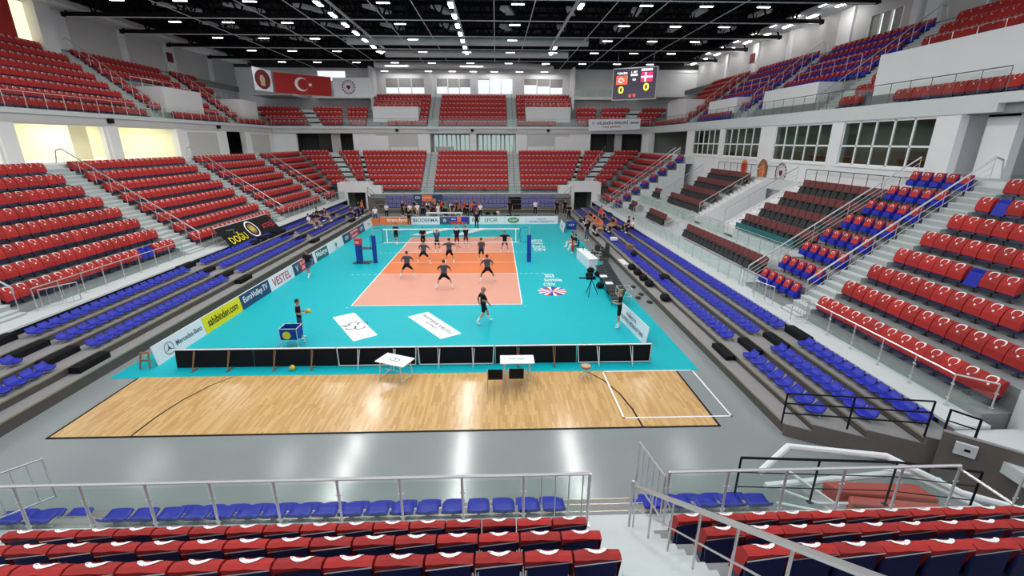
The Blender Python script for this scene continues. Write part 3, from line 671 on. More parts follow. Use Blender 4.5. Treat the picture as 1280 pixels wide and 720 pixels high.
# floodlights over the court
fl = thing('floodlight', 'bright floodlight', 'floodlight', (0,0,0))
MB().bb(-.2,.2,-.65,.65,.04,.14).build('housing', M['lampbody'], fl); MB().bb(-.14,.14,-.6,.6,0,.04).build('lens', M['flood'], fl)
MB().tube((0,-.4,.15),(0,-.4,.7),.02).tube((0,.4,.15),(0,.4,.7),.02).build('bracket', M['lampbody'], fl); reg(fl)
for nm, x, ys in (('left',-9.4,[-15.5+3.05*i for i in range(14)]),('middle',0.0,[-15.5+3.05*i for i in range(14)]),('right',9.4,[-15.5+3.05*i for i in range(8)]+[21.1,24.15])):
    for j, y in enumerate(ys):
        vis = y > 5
        place(fl, (x,y,17.5), 0, 'bright floodlight in the %s line over the court, %s from the far end' % (nm, ordw(len(ys)-j)), 'floodlights over the court')
        if j % 2 == 0 or not vis: area('flood_light', (x,y,17.45), .5, 1.0, FLOOD_W)
for j in range(9):
    y = 10+j*3.7
    t = place(fl, (31.6,y,18.9), 0, 'bright floodlight on the right cornice, %s from the near end' % ordw(j+1), 'floodlights on the right cornice')
for x in (-26, -14.8, 19.2):
    for y in (1, 13.5, 26.2): area('strip_light', (x,y,17.9), 1.5, 4, STRIP_W)
for x in (-10, 0, 10): area('strip_light', (x,35.5,17.9), 3, .5, STRIP_W*.6)
for x in (-20, 18): area('strip_light', (x,35,17.9), 3, .5, STRIP_W*.6)
area('strip_light', (0,-27,18), 8, 6, STRIP_W*3)
# ------------------------------------------------------------ seats
def prof(s, pts):
    """point and normal on a (y,z) polyline at arclength s"""
    for (a, b) in zip(pts, pts[1:]):
        L = math.hypot(b[0]-a[0], b[1]-a[1])
        if s <= L or (a, b) == (pts[-2], pts[-1]):
            t = s/L; d = ((b[0]-a[0])/L, (b[1]-a[1])/L)
            return (a[0]+(b[0]-a[0])*t, a[1]+(b[1]-a[1])*t), (-d[1], d[0])
        s -= L
DR = [(-.03,.75),(-.045,.80),(.02,.82),(.10,.80),(.19,.70),(.255,.52),(.275,.30)]
def drape(mb, hw=.268, full=True):
    n = len(DR); cols = [-hw, -hw*.5, 0, hw*.5, hw] if full else [-hw, hw]
    v = []
    for i, (y, z) in enumerate(DR):
        for x in cols: v.append((x, y, z+(x*.13 if i == 0 else 0)-(.012 if abs(x) > .2 else 0)+(.008*math.sin(x*21+i) if full else 0)))
    m = len(cols); f = [(i*m+j, i*m+j+1, (i+1)*m+j+1, (i+1)*m+j) for i in range(n-1) for j in range(m-1)]
    mb.add(v, f, 0)
    for sx in (-1, 1):
        mb.add([(sx*hw,y,z-.012) for y, z in DR[1:]]+[(sx*hw,.05,.4)], [tuple(range(n))] , 0)
    # hem on the back flap
    mb.add([(-hw,-.045,.70),(hw,-.045,.77),(hw,-.045,.79),(-hw,-.045,.72)], [(3,2,1,0),(0,1,2,3)], 1)
def onprof(x, s):
    (y, z), (ny, nz) = prof(s, DR); e = .009
    if nz < 0 and ny < 0: ny, nz = -ny, -nz
    # outward is up/forward
    if ny*.5+nz < 0: ny, nz = -ny, -nz
    return (x, y+ny*e+.0, z+nz*e)
def crescent(mb, n=12):
    S0 = .115
    cs = S0+.14; R = .14; ri = .115
    outer = []; inner = []
    for i in range(n+1):
        a = math.radians(-38)+math.radians(256)*i/n      # horns point down the cloth
        outer.append((R*math.cos(a), cs-R*math.sin(a)))
        inner.append((ri*.98*math.cos(math.radians(-52)+math.radians(284)*i/n), cs+.03-ri*.98*math.sin(math.radians(-52)+math.radians(284)*i/n)))
    v = [onprof(*p) for p in outer]+[onprof(*p) for p in inner]
    mb.add(v, [(i, i+1, n+2+i, n+1+i) for i in range(n)], 1)
    sc = cs+.17; st = []
    for i in range(10):
        a = PI/2+i*PI/5; r = .05 if i % 2 == 0 else .022
        st.append(onprof(r*math.cos(a), sc-r*math.sin(a)))
    st.append(onprof(0, sc))
    mb.add(st, [(i, (i+1) % 10, 10) for i in range(10)], 1)
def shell(mb, top=.79, w=.245):
    mb.add([(-w*.9,0,.24),(w*.9,0,.24),(w,.0,.74),(w*.8,-.01,top),(-w*.8,-.01,top),(-w,0,.74),
            (-w*.9,.04,.24),(w*.9,.04,.24),(w,.04,.74),(w*.8,.03,top),(-w*.8,.03,top),(-w,.04,.74)],
           [(5,4,3,2,1,0),(6,7,8,9,10,11),(0,1,7,6),(1,2,8,7),(2,3,9,8),(3,4,10,9),(4,5,11,10),(5,0,6,11)])
    mb.add([(-w,.07,.2),(w,.07,.2),(w*.9,.09,.68),(-w*.9,.09,.68),(-w,.25,.2),(w,.25,.2),(w*.9,.14,.66),(-w*.9,.14,.66)],
           [(3,2,1,0),(4,5,6,7),(0,1,5,4),(1,2,6,5),(2,3,7,6),(3,0,4,7)])
rs = thing('draped_chair', 'seat', 'stadium seat')
s = MB(); shell(s); s.build('seat_shell', M['navy'], rs, bevel=.01)
s = MB(); drape(s); crescent(s); s.build('flag_cover', [M['red'], M['crescent']], rs)
s = MB(); s.bb(-.03,.03,.02,.08,0,.28); s.bb(-.1,.1,-.02,.12,0,.015); s.build('bracket', M['darksteel'], rs); reg(rs)
# blue seat with a short red head cover
ds = thing('covered_blue_chair', 'seat', 'stadium seat')
s = MB(); shell(s, .84, .225); s.add([(-.2,.10,.22),(.2,.10,.22),(.19,.33,.24),(-.19,.33,.24),(-.2,.10,.5),(.2,.10,.5),(.19,.30,.44),(-.19,.30,.44)],
    [(3,2,1,0),(4,5,6,7),(0,1,5,4),(1,2,6,5),(2,3,7,6),(3,0,4,7)]); s.build('seat_shell', M['blue'], ds, bevel=.01)
s = MB(); s.add([(-.2,-.02,.62),(.2,-.02,.62),(.2,-.02,.855),(-.2,-.02,.855),(-.2,.06,.85),(.2,.06,.85),(.19,.21,.50),(-.19,.21,.50)],
    [(0,1,2,3),(3,2,5,4),(4,5,6,7),(0,3,4,7),(1,6,5,2)], 0)
for i in range(8):
    a0 = math.radians(-40+i*32.5); a1 = math.radians(-40+(i+1)*32.5)
    q = [(R_*math.cos(a), .076+.0*R_, .76+R_*math.sin(a)*.8) for R_, a in ((.085,a0),(.085,a1),(.058,a1),(.058,a0))]
    q = [(x, .084+(.85-z)*.43, z-.02) for x, y, z in q]; s.add(q, [(0,1,2,3)], 1)
s.build('head_cover', [M['red'], M['crescent']], ds)
s = MB(); s.bb(-.03,.03,.02,.08,0,.4); s.build('bracket', M['darksteel'], ds); reg(ds)
# low blue shell seat of the telescopic stands
bs = thing('blue_shell_chair', 'seat', 'stadium seat')
s = MB(); n = 8; v = []
for i, (y, z, w_) in enumerate([(.42,.15,.17),(.40,.175,.205),(.22,.15,.215),(.08,.165,.22),(.02,.22,.215),(-.03,.30,.19),(-.045,.32,.14)]):
    for x in (-1,-.55,0,.55,1): v.append((x*w_, y-(0 if i > 1 else abs(x)**3*.05), z+abs(x)**3*.025))
f = [(i*5+j, (i+1)*5+j, (i+1)*5+j+1, i*5+j+1) for i in range(6) for j in range(4)]
nv = len(v); v += [(x, y-.0, z-.035) for x, y, z in v]
f += [tuple(reversed([q+nv for q in g])) for g in f]
ed = [0,1,2,3,4]; 
f += [(j, j+1, nv+j+1, nv+j) for j in range(4)]+[(30+j+1, 30+j, nv+30+j, nv+30+j+1) for j in range(4)]
f += [((i+1)*5, i*5, nv+i*5, nv+(i+1)*5) for i in range(6)]+[(i*5+4, (i+1)*5+4, nv+(i+1)*5+4, nv+i*5+4) for i in range(6)]
s.add(v, f); s.build('seat_shell', M['blue'], bs, smooth=True)
s = MB(); s.bb(-.22,.22,.12,.16,.0,.03); s.bb(-.03,.03,.1,.18,0,.12); s.bb(-.18,.18,.12,.16,.09,.12); s.build('bracket', M['lampbody'], bs); reg(bs)
# VIP folding seat
vs = thing('folding_armchair', 'seat', 'armchair seat')
s = MB(); s.add([(-.27,-.05,.50),(.27,-.05,.50),(.27,-.14,.93),(.2,-.16,.98),(-.2,-.16,.98),(-.27,-.14,.93),(-.27,.05,.50),(.27,.05,.50),(.27,-.02,.93),(.2,-.04,.98),(-.2,-.04,.98),(-.27,-.02,.93)],
    [(5,4,3,2,1,0),(6,7,8,9,10,11),(0,1,7,6),(1,2,8,7),(2,3,9,8),(3,4,10,9),(4,5,11,10),(5,0,6,11)]); s.build('backrest', M['maroon'], vs, bevel=.01)
s = MB(); s.add([(-.255,.02,.14),(.255,.02,.14),(.255,.06,.60),(-.255,.06,.60),(-.255,.34,.10),(.255,.34,.10),(.25,.16,.60),(-.25,.16,.60)],
    [(3,2,1,0),(4,5,6,7),(0,1,5,4),(1,2,6,5),(2,3,7,6),(3,0,4,7)]); s.build('folded_cushion', M['vgrey'], vs, bevel=.015)
for sx in (-1, 1): MB().bb(sx*.24, sx*.285, .0, .34, .52, .56).bb(sx*.25, sx*.28, .1, .16, 0, .52).build('armrest', M['black'], vs)
reg(vs)
SEATS = {'red': [], 'cov': [], 'blue': [], 'vip': [], 'far': [], 'bare': []}
def rowseats(kind, side, off, z, t0, t1, pitch, rown_, block, end, skip=()):
    n = max(1, int((t1-t0)/pitch+.35)); p = (t1-t0)/n if n > 1 else pitch
    if kind in ('red','cov','vip') : p = min(p, pitch*1.04)
    st0 = t0+(t1-t0-p*n)/2+p/2
    for i in range(n):
        t = st0+i*p
        x, y = P(side, off, t)
        idx = i+1 if end[0] == 'a' else n-i
        SEATS[kind].append((x, y, z, ROT[side], (idx, end[1], rown_, block, i)))
BARE = {('L','upper',1,3),}
# lower left
BK = .70
LBlk = [(-13.7,-3.55,'nearest left block'),(-1.85,8.85,'left block behind banner'),(10.35,20.55,'third left block'),(22.05,None,'fourth left block')]
for k in range(1, 9):
    for (a, c, nm) in LBlk:
        off = rowo(BL['L'],k)+BK; 
        c2 = c if c else mitF(off,'L')-.45
        rowseats('red','L',off,rowz(BL['L'],k),a,c2,.55,k,nm,('b' if c else 'a','right end'))
for k in range(1, 9):
    off = rowo(BL['R'],k)+BK; z = rowz(BL['R'],k)
    rowseats('red','R',off,z,-21.4 if k == 1 else -23.4,-14.35,.55,k,'near right block',('b','stairs'))
    rowseats('cov','R',off,z,-13.0,-9.95,.60,k,'small block beside right stairs',('a','stairs'))
    rowseats('cov','R',off,z,17.75,19.3,.55,k,'narrow block beyond folding seats',('a','near'))
    rowseats('red','R',off,z,20.95,mitF(off,'R')-.45,.55,k,'far right block',('a','aisle'))
for k in range(1, 9):
    off = rowo(BL['F'],k)+BK; z = rowz(BL['F'],k); sh = (off-27.8)
    rowseats('red','F',off,z,-4.58,4.62,.52,k,'middle block of the far stand',('a','left aisle'))
    lim = {1: 10.8, 2: 12.1}.get(k, 12.75+sh*.39)
    rowseats('red','F',off,z,-lim,-6.2,.52,k,'left block of the far stand',('b','aisle'))
    rowseats('red','F',off,z,6.22,lim,.52,k,'right block of the far stand',('a','aisle'))
    if k >= 3:
        a = 13.28+sh*.39; c = 14.45+sh*.69
        for sg in (-1, 1):
            rowseats('red','F',off,z,min(sg*a,sg*c),max(sg*a,sg*c),.52,k,('left' if sg < 0 else 'right')+' wedge of the far stand',('a','left end'))
    if k >= 2:
        for sg, sd in ((-1,'L'),(1,'R')):
            a = 15.85+sh*.69; c = mitX(off,sd)-.35
            if c-a > .45: rowseats('red','F',off,z,min(sg*a,sg*c),max(sg*a,sg*c),.52,k,('left' if sg < 0 else 'right')+' corner of the far stand',('a','left end'))
for k in range(1, 6):
    off = rowo(BL['N'],k)+.56; z = rowz(BL['N'],k)
    rowseats('red','N',off,z,-8.4,4.58,.55,k,'front block left of steps',('b','steps'))
    rowseats('red','N',off,z,6.02,12.1 if k == 1 else 14.2,.55,k,'front block right of steps',('a','steps'))
# upper tier
ub = UL['L']
for k in range(1, 9):
    off = rowo(ub,k)+BK; z = rowz(ub,k)
    rowseats('red','L',off,z,-8,11.8,.55,k,'nearest upper left block',('b','aisle'))
    if k == 1 or k >= 6: rowseats('red','L',off,z,13.5 if k > 1 else 15.4,24.3,.55,k,'second upper left block',('a','aisle'))
    else:
        rowseats('red','L',off,z,13.5,15.1,.55,k,'second upper left block, aisle side',('a','aisle')); rowseats('red','L',off,z,21.1,24.3,.55,k,'second upper left block, far side',('a','white wall'))
    e = umY(off,'L')-.6 if k <= 4 else 30.6
    if k in (1,) or k >= 6: rowseats('red','L',off,z,26,e,.55,k,'third upper left block',('a','aisle'))
    else: rowseats('red','L',off,z,26,28.3,.55,k,'third upper left block, aisle side',('a','aisle'))
ub = UL['R']
for k in range(1, 9):
    off = rowo(ub,k)+BK-.05; z = rowz(ub,k)
    if k == 1: rowseats('red','R',off,z,-12,-5.6,.55,k,'near upper right',('b','far end')); rowseats('red','R',off,z,-3.2,-1.55,.55,k,'near upper right aisle side',('b','aisle'))
    elif k >= 6: rowseats('red','R',off,z,-13,-1.55,.55,k,'near upper right',('b','aisle'))
    else: rowseats('red','R',off,z,-3.3,-1.55,.55,k,'near upper right aisle side',('b','aisle'))
    if k >= 4: rowseats('cov','R',off,z,.05,9.35,.55,k,'middle upper right',('a','aisle'))
    elif k > 1: rowseats('cov','R',off,z,8.3,9.35,.52,k,'middle upper right far side',('a','wall'))
    if k >= 4: rowseats('cov','R',off,z,10.95,20.5,.55,k,'third upper right',('a','aisle'))
    elif k == 1: rowseats('cov','R',off,z,12.6,19.6,.55,k,'third upper right',('a','near end'))
    else: rowseats('cov','R',off,z,10.95,12.5,.55,k,'third upper right near side',('a','aisle')); rowseats('cov','R',off,z,18.6,20.5,.55,k,'third upper right far side',('a','wall'))
    e = umY(off,'R')-.6 if k <= 4 else 31
    if k == 1 or k >= 5: rowseats('red','R',off,z,22.2,e,.55,k,'farthest upper right block',('a','aisle'))
    else: rowseats('red','R',off,z,22.2,24.3,.55,k,'farthest upper right block, aisle side',('a','aisle'))
ub = UL['F']
for k in range(1, 8):
    off = rowo(ub,k)+BK; z = rowz(ub,k)
    rowseats('red','F',off,z,-4.55,4.62,.54,k,'middle upper far block',('a','left aisle'))
    for sg, nm in ((-1,'left'),(1,'right')):
        def seg(a, c, tx): rowseats('red','F',off,z,min(sg*a,sg*c),max(sg*a,sg*c),.54,k,tx,('a','left end'))
        if k == 1: seg(6.05, 11.3, nm+' upper far block')
        elif k >= 5: seg(6.05, 13.8, nm+' upper far block')
        else: seg(6.05, 7.2, nm+' upper far block by the aisle')
        if k <= 4:
            sh = (off-33.1)*.75
            seg(14.0+.1*k, 16.3+.25*k, nm+' upper far corner, inner part'); seg(17.0+.25*k, 19.4+sh, nm+' upper far corner, middle part')
            seg(21.3+sh, umX(off,'L' if sg < 0 else 'R')-.5, nm+' upper far corner, outer part')
# telescopic seats
LT = [(-20.9,-16.95),(-15.45,-6.3),(-4.95,4.64),(6.0,14.7),(16.05,21.3)]
for j in range(3):
    off = [11.82,12.85,13.85][j]+.53; z = [.69,.95,1.2][j]
    for i, (a, c) in enumerate(LT):
        rowseats('blue','L',off,z,a,c,.48,j+1,['nearest left section','second left section','third left section','fourth left section','farthest left section'][i],('a','near end'))
    off = [12.11,13.12,14.11][j]+.53; z = [.56,.79,1.0][j]
    for i, (a, c) in enumerate([([-20.5,-21.1,-21.6][j],-16.45),(-15.15,7.2),(8.65,14.25),(15.55,21)]):
        rowseats('blue','R',off,z,a,c,.48,j+1,['nearest right section','long right section','third right section','farthest right section'][i],('a','near end'))
    z = [.45,.95,1.45][j]; off = [24.36,24.64,24.9][j]
    for (a, c, nm) in ((-10.4,-6.15,'left part'),(-4.6,4.6,'middle part'),(6.15,10.4,'right part')):
        rowseats('far','F',off,[.60,1.03,1.53][j],a,c,.48,j+1,'far closed stand, '+nm,('a','left end'))
for j in range(2):
    off = [23.93,24.56][j]; z = [.62,1.16][j]
    a0 = -4.4 if j else -3.6
    rowseats('blue','N',off,z,a0,4.5,.5,j+1,'front closed stand',('b','steps'))
    rowseats('blue','N',off,z,6.0,8.6,.5,j+1,'front closed stand right',('a','steps'))
    rowseats('blue','N',off,z,-7.5,-5.3,.5,j+1,'front closed stand left',('a','left'))
# VIP seats
VB = dict(side='R', o=18.9, do=1.16, z=2.8, dz=.71)
for k in range(1, 5):
    rowseats('vip','R',19.42+1.16*(k-1),2.8+.71*(k-1),-9.4,-2.3,.58,k,'near upper block',('b','left'))
    rowseats('vip','R',19.42+1.16*(k-1),2.8+.71*(k-1),4.2,11.0,.58,k,'far upper block',('b','left'))
rowseats('vip','R',17.05,1.55,-9.3,1.0,.58,1,'lower level behind glass',('b','left'))
rowseats('vip','R',17.05,1.55,5.3,9.6,.58,1,'short lower group',('b','left'))
rowseats('vip','R',17.05,1.55,13.6,15.2,.58,1,'tiny lower group',('b','left'))
rowseats('vip','R',19.42,2.8,13.6,15.4,.58,1,'tiny upper group',('b','left'))
def score(s):
    q = depth_px(s[0], s[1], s[2]+.6)
    if q is None or not (-15 < q[0] < 1295 and -10 < q[1] < 735): return None
    return q[2]
KIN = {'red': (rs, 'red flag-draped seat', 'red flag-draped seats'), 'cov': (ds, 'blue seat with red cover', 'blue seats with red covers'),
       'blue': (bs, 'low blue shell seat', 'low blue shell seats'), 'vip': (vs, 'maroon and grey folding seat', 'maroon and grey folding seats'), 'far': (bs, None, None)}
def low_red(mb, T):
    v = []; hw = .26
    Q = [(-.04,.74),(-.045,.80),(.1,.80),(.22,.6),(.27,.3)]
    for (y, z) in Q: v += [(-hw,y,z),(hw,y,z)]
    mb.add([T@Vector(p) for p in v], [(2*i,2*i+1,2*i+3,2*i+2) for i in range(4)]+[(0,2,4,6,8),(9,7,5,3,1)], 0)
    mb.add([T@Vector(p) for p in [(-.22,.0,.2),(.22,0,.2),(.24,0,.76),(-.24,0,.76),(-.22,.24,.2),(.22,.24,.2),(.22,.14,.55),(-.22,.14,.55)]], [(3,2,1,0),(4,5,6,7),(0,1,5,4),(1,2,6,5),(3,0,4,7)], 2)
    c = []
    for i in range(6):
        a = math.radians(-30+i*48)
        for R_ in (.12, .085): 
            yy = .17-.07*math.sin(a)*R_/.12; c.append((R_*math.cos(a), yy+.0, .80-(yy-.1)*1.66+.012))
    mb.add([T@Vector(p) for p in c], [(2*i,2*i+2,2*i+3,2*i+1) for i in range(5)], 1)
def low_cov(mb, T):
    mb.add([T@Vector(p) for p in [(-.22,0,.36),(.22,0,.36),(.22,0,.86),(-.22,0,.86),(-.22,.16,.36),(.22,.16,.36),(.2,.06,.86),(-.2,.06,.86)]], [(3,2,1,0),(4,5,6,7),(0,1,5,4),(1,2,6,5),(2,3,7,6),(3,0,4,7)], 0)
    mb.add([T@Vector(p) for p in [(-.22,-.02,.6),(.22,-.02,.6),(.22,-.02,.88),(-.22,-.02,.88),(-.21,.07,.88),(.21,.07,.88),(.21,.18,.58),(-.21,.18,.58)]], [(0,1,2,3),(3,2,5,4),(4,5,6,7)], 1)
def low_blue(mb, T):
    mb.add([T@Vector(p) for p in [(-.2,.4,.16),(.2,.4,.16),(.215,.05,.16),(-.215,.05,.16),(.19,-.03,.32),(-.19,-.03,.32),(-.2,.4,.1),(.2,.4,.1)]], [(0,1,2,3),(3,2,4,5),(4,2,3,5),(6,7,1,0)], 0)
def low_far(mb, T):
    mb.add([T@Vector(p) for p in [(-.2,.14,.04),(.2,.14,.04),(.21,.06,.40),(-.21,.06,.40),(-.2,0,.04),(.2,0,.04),(.21,0,.43),(-.21,0,.43)]], [(0,1,2,3),(5,4,7,6),(3,2,6,7),(1,5,6,2),(4,0,3,7)], 0)
def low_vip(mb, T):
    mb.add([T@Vector(p) for p in [(-.26,-.05,.5),(.26,-.05,.5),(.26,-.1,.9),(-.26,-.1,.9),(-.26,.03,.5),(.26,.03,.5),(.26,-.03,.9),(-.26,-.03,.9)]], [(3,2,1,0),(4,5,6,7),(2,3,7,6),(1,2,6,5),(3,0,4,7)], 0)
LOW = {'red': (low_red, ['red','crescent','navy'], 'distant red flag-draped seats filling the other rows of the stands'),
       'cov': (low_cov, ['blue','red'], 'distant blue seats with red covers filling the upper right stand'),
       'blue': (low_blue, ['blue'], 'remaining low blue shell seats along the telescopic stands'),
       'far': (low_far, ['dimblue'], 'blue-grey seats of the closed far telescopic stand'),
       'vip': (low_vip, ['maroon'], 'remaining folding seats')}
BARED = {('nearest left block',1,4),('nearest left block',1,5),('left block behind banner',2,3),('left block behind banner',3,2),('near right block',4,6),('near right block',7,2)}
EMPT = {('nearest left block',1,3),('nearest left block',1,4),('left block behind banner',2,2),('fourth left block',8,1),('third left block',8,2),
        ('left block behind banner',3,3)}
for kind in ('red','cov','blue','vip','far'):
    L = [(score(s), s) for s in SEATS[kind]]
    L = sorted([x for x in L if x[0] is not None], key=lambda q: q[0])
    near = L[:300] if kind != 'far' else []; rest = L[len(near):]
    if kind in KIN and near:
        proto, pre, grp = KIN[kind]
        for (_, (x, y, z, rz, (idx, end, rn, block, i))) in near:
            lab = '%s, %s from %s, row %s, %s' % (pre, ordw(idx), end, ['','one','two','three','four','five','six','seven','eight'][rn], block)
            if kind == 'red' and (block, rn, idx) in BARED:
                o = bpy.data.objects.new('bare_blue_chair', None); COL.objects.link(o); o.location = (x,y,z+.003); o.rotation_euler = (0,0,rz)
                tag(o, lab.replace('red flag-draped seat','uncovered blue seat'), 'stadium seat', 'uncovered blue seats among the red ones')
                for ch in KIDS[proto.name]:
                    if ch.name.startswith('flag'): continue
                    k_ = ch.copy(); COL.objects.link(k_); k_.parent = o
                    if ch.name.startswith('seat'): k_.material_slots[0].link = 'OBJECT'; k_.material_slots[0].material = M['blue']
                continue
            o = place(proto, (x,y,z+.003), rz+random.uniform(-.02,.02), lab, grp)
    if rest:
        mb = MB(); fn, ms, lab = LOW[kind]
        for (_, (x, y, z, rz, inf)) in rest:
            fn(mb, Matrix.Translation((x,y,z)) @ Matrix.Rotation(rz, 4, 'Z'))
        o = mb.build({'red':'draped_chairs','cov':'covered_blue_chairs','blue':'blue_shell_chairs','far':'closed_stand_chairs','vip':'folding_armchairs'}[kind], [M[m_] for m_ in ms])
        tag(o, lab, 'stadium seats', kind='stuff')
print('SEATS', {k_: len(v_) for k_, v_ in SEATS.items()})
# ------------------------------------------------------------ VIP terrace on the right
VS = thing('balcony_terrace', 'white terrace of low steps and parapets carrying the maroon folding seats', 'terrace', (17,4,1))
s = MB(); s.bb(15.9,17.85,-9.8,17.6,.7,1.22); s.bb(16.7,17.85,-9.6,1.2,1.22,1.5); s.bb(16.7,17.85,5.0,9.9,1.22,1.5); s.bb(16.7,17.85,13.3,15.5,1.22,1.5)
s.bb(17.85,18.85,-9.8,17.6,.7,2.12)
for k in range(1,5):
    o = 18.85+1.16*(k-1); z = 2.78+.71*(k-1)
    for (a, c) in ((-9.8,-2.2),(4.0,11.3)): s.bb(o, o+1.17, a, c, z-.75, z)
    s.bb(o, o+1.17, 11.3, 17.6, 1.5, 2.78 if k < 2 else 2.2)
    s.bb(o, o+1.17, -.9, 2.7, 1.5, 2.2)
s.bb(23.48,24.05,-9.8,11.3,4.9,5.6)
s.build('terrace_steps', M['ledge'], VS)
for (a, c) in ((-2.2,-.9),(2.7,4.0),(-9.8,-9.45)):
    s = MB()
    for j in range(16):
        o = 18.85+.29*j; z = 2.12+.66*(1 if j == 0 else 1)+.1775*j; s.bb(o, o+.3, a, c, z-.5-.2*(j>3), min(z,5.6))
    s.build('stair_flight', M['wall'], VS)
s = MB(); s.bb(17.8,18.0,-9.8,4.4,1.2,2.32); s.build('parapet', M['ledge'], VS)
for a in (-.95, 2.6): MB().add([(18.85,a,1.5),(23.5,a,1.5),(23.5,a,5.7),(18.85,a,2.9),(18.85,a+.12,1.5),(23.5,a+.12,1.5),(23.5,a+.12,5.7),(18.85,a+.12,2.9)], [(0,1,2,3),(7,6,5,4),(3,2,6,7),(0,3,7,4),(1,5,6,2)]).build('stair_wall', M['wall'], VS)
s = MB(); s.bb(18.74,18.78,-8.6,-2.6,2.85,3.25); tag(s.build('draped_cloth', M['teald']), 'dark teal cloth hung along the rail before the nearer folding seats', 'cloth')
# ------------------------------------------------------------ railings
def balustrade(label, pts, h=.95, sp=1.15, glass=True, m='steel', r=.022, name='glass_balustrade', bars=0, railr=.026, gap=.0):
    t = thing(name, label, 'railing', pts[0])
    pts = [Vector(p) for p in pts]
    up = Vector((0,0,h))
    MB().path([p+up for p in pts], railr).build('handrail', M[m], t)
    for a, b in zip(pts, pts[1:]):
        n = max(1, round((b-a).length/sp))
        for i in range(n+1):
            if i == 0 and a != pts[0]: continue
            q = a+(b-a)*i/n
            s = MB(); s.tube(q, q+up, r); s.bb(q.x-.05,q.x+.05,q.y-.05,q.y+.05,q.z,q.z+.012)
            d = (b-a).normalized()
            if glass:
                for hh in (.25, .7): s.tube(q+Vector((0,0,hh*h))-d*.05, q+Vector((0,0,hh*h))+d*.05, .014)
            s.build('post', M[m], t)
        if glass:
            g = MB()
            for i in range(n):
                p0 = a+(b-a)*(i+.06)/n; p1 = a+(b-a)*(i+.94)/n
                d = (p1-p0); nn = Vector((-d.y, d.x, 0)).normalized()*.005
                z0 = Vector((0,0,.09)); z1 = Vector((0,0,h-.1))
                g.add([p0-nn+z0,p1-nn+z0,p1-nn+z1,p0-nn+z1,p0+nn+z0,p1+nn+z0,p1+nn+z1,p0+nn+z1], [(3,2,1,0),(4,5,6,7),(0,1,5,4),(1,2,6,5),(2,3,7,6),(3,0,4,7)])
            g.build('glass_panel', M['glass'], t)
    for j in range(bars):
        MB().path([p+Vector((0,0,h*(j+1)/(bars+1))) for p in pts], .011).build('bar', M[m], t)
    return t
def gate(label, a, b, h=.9, n=5, m='steel'):
    t = thing('railing_gate', label, 'gate', a); a = Vector(a); b = Vector(b); z = Vector((0,0,h)); l = Vector((0,0,.12))
    MB().path([a+l, a+z, b+z, b+l, a+l], .02).build('frame', M[m], t)
    s = MB()
    for i in range(1, n): p = a+(b-a)*i/n; s.tube(p+l, p+z, .009)
    s.build('bars', M[m], t); return t
balustrade('steel and glass balustrade in front of the nearest left block', [(-15.85,-13.3,1.5),(-15.85,-4.0,1.5)], sp=1.15)
balustrade('steel and glass balustrade partly hidden by the black banner', [(-15.85,-.6,1.5),(-15.85,8.6,1.5)], sp=1.15)
balustrade('steel and glass balustrade in front of the third left block', [(-15.85,10.8,1.5),(-15.85,20.2,1.5)], sp=1.15)
balustrade('short steel balustrade at the far left corner', [(-15.85,22.3,1.5),(-15.85,24.8,1.5),(-15.2,24.8,1.5)], sp=1.0)
balustrade('steel and glass balustrade in front of the near right block', [(15.65,-14.9,1.21),(15.65,-20.9,1.21),(16.3,-21.45,1.21)], sp=1.2)
balustrade('steel and glass balustrade in front of the lower folding seats', [(15.62,-9.6,1.21),(15.62,17.4,1.21)], sp=1.15)
balustrade('short steel balustrade before the small covered block', [(15.62,-11.9,1.21),(15.62,-9.9,1.21)], sp=1.0)
balustrade('short steel balustrade at the far right corner', [(15.62,20.9,1.21),(15.62,24.8,1.21)], sp=1.0)
balustrade('steel corner rail on the white wall at the near right', [(16.75,-21.8,2.1),(16.75,-24,2.1)], sp=1.1)
balustrade('long foreground balustrade left of the central steps', [(-8.6,-24.83,1.3),(3.62,-24.83,1.3),(4.82,-24.83,1.3)], h=1.17, sp=1.12, railr=.03, r=.026)
s = tag(MB().tube((3.95,-24.83,1.35),(3.95,-24.83,2.45),.012).tube((4.2,-24.83,1.35),(4.2,-24.83,2.45),.012).tube((4.45,-24.83,1.35),(4.45,-24.83,2.45),.012).tube((4.7,-24.83,1.35),(4.7,-24.83,2.45),.012).build('railing_bars', M['steel']), 'thin steel bars closing the end of the long foreground balustrade', 'railing')
balustrade('foreground balustrade right of the central steps', [(6.28,-24.83,1.3),(11.75,-24.83,1.3)], h=1.17, sp=1.15, railr=.03, r=.026)
balustrade('steel rail sloping back at the right end of the foreground', [(11.75,-24.83,1.3),(11.8,-25.7,1.3)], h=1.1, sp=.9, glass=False, name='steel_railing')
balustrade('thick steel corner post and rail at the far right foreground', [(12.6,-25.15,1.72),(13.6,-25.15,1.72)], h=1.1, sp=1, glass=True)
gate('open steel gate at the top of the central steps', (6.2,-24.85,1.35), (5.98,-24.0,1.45), h=1.05)
gate('open steel gate at the left edge of the foreground', (-6.4,-24.75,1.35), (-5.62,-23.95,1.35), h=1.0)
gate('small steel gate at the near end of the left balustrade', (-15.6,-13.3,1.5), (-15.0,-12.2,1.5))
gate('small steel gate beside the black banner', (-15.6,-1.3,1.5), (-15.1,.3,1.5))
gate('small steel gate before the right stairs', (15.4,-12.9,1.21), (15.1,-11.9,1.21))
gate('small steel gate at the near end of the right balustrade', (15.65,-14.8,1.21), (15.1,-14.7,1.21))
balustrade('black three-bar railing at the right of the foreground seats', [(8.0,-24.15,1.15),(11.2,-24.2,1.0),(13.0,-24.25,.75)], h=1.05, sp=1.6, glass=False, m='black', bars=2, name='black_railing')
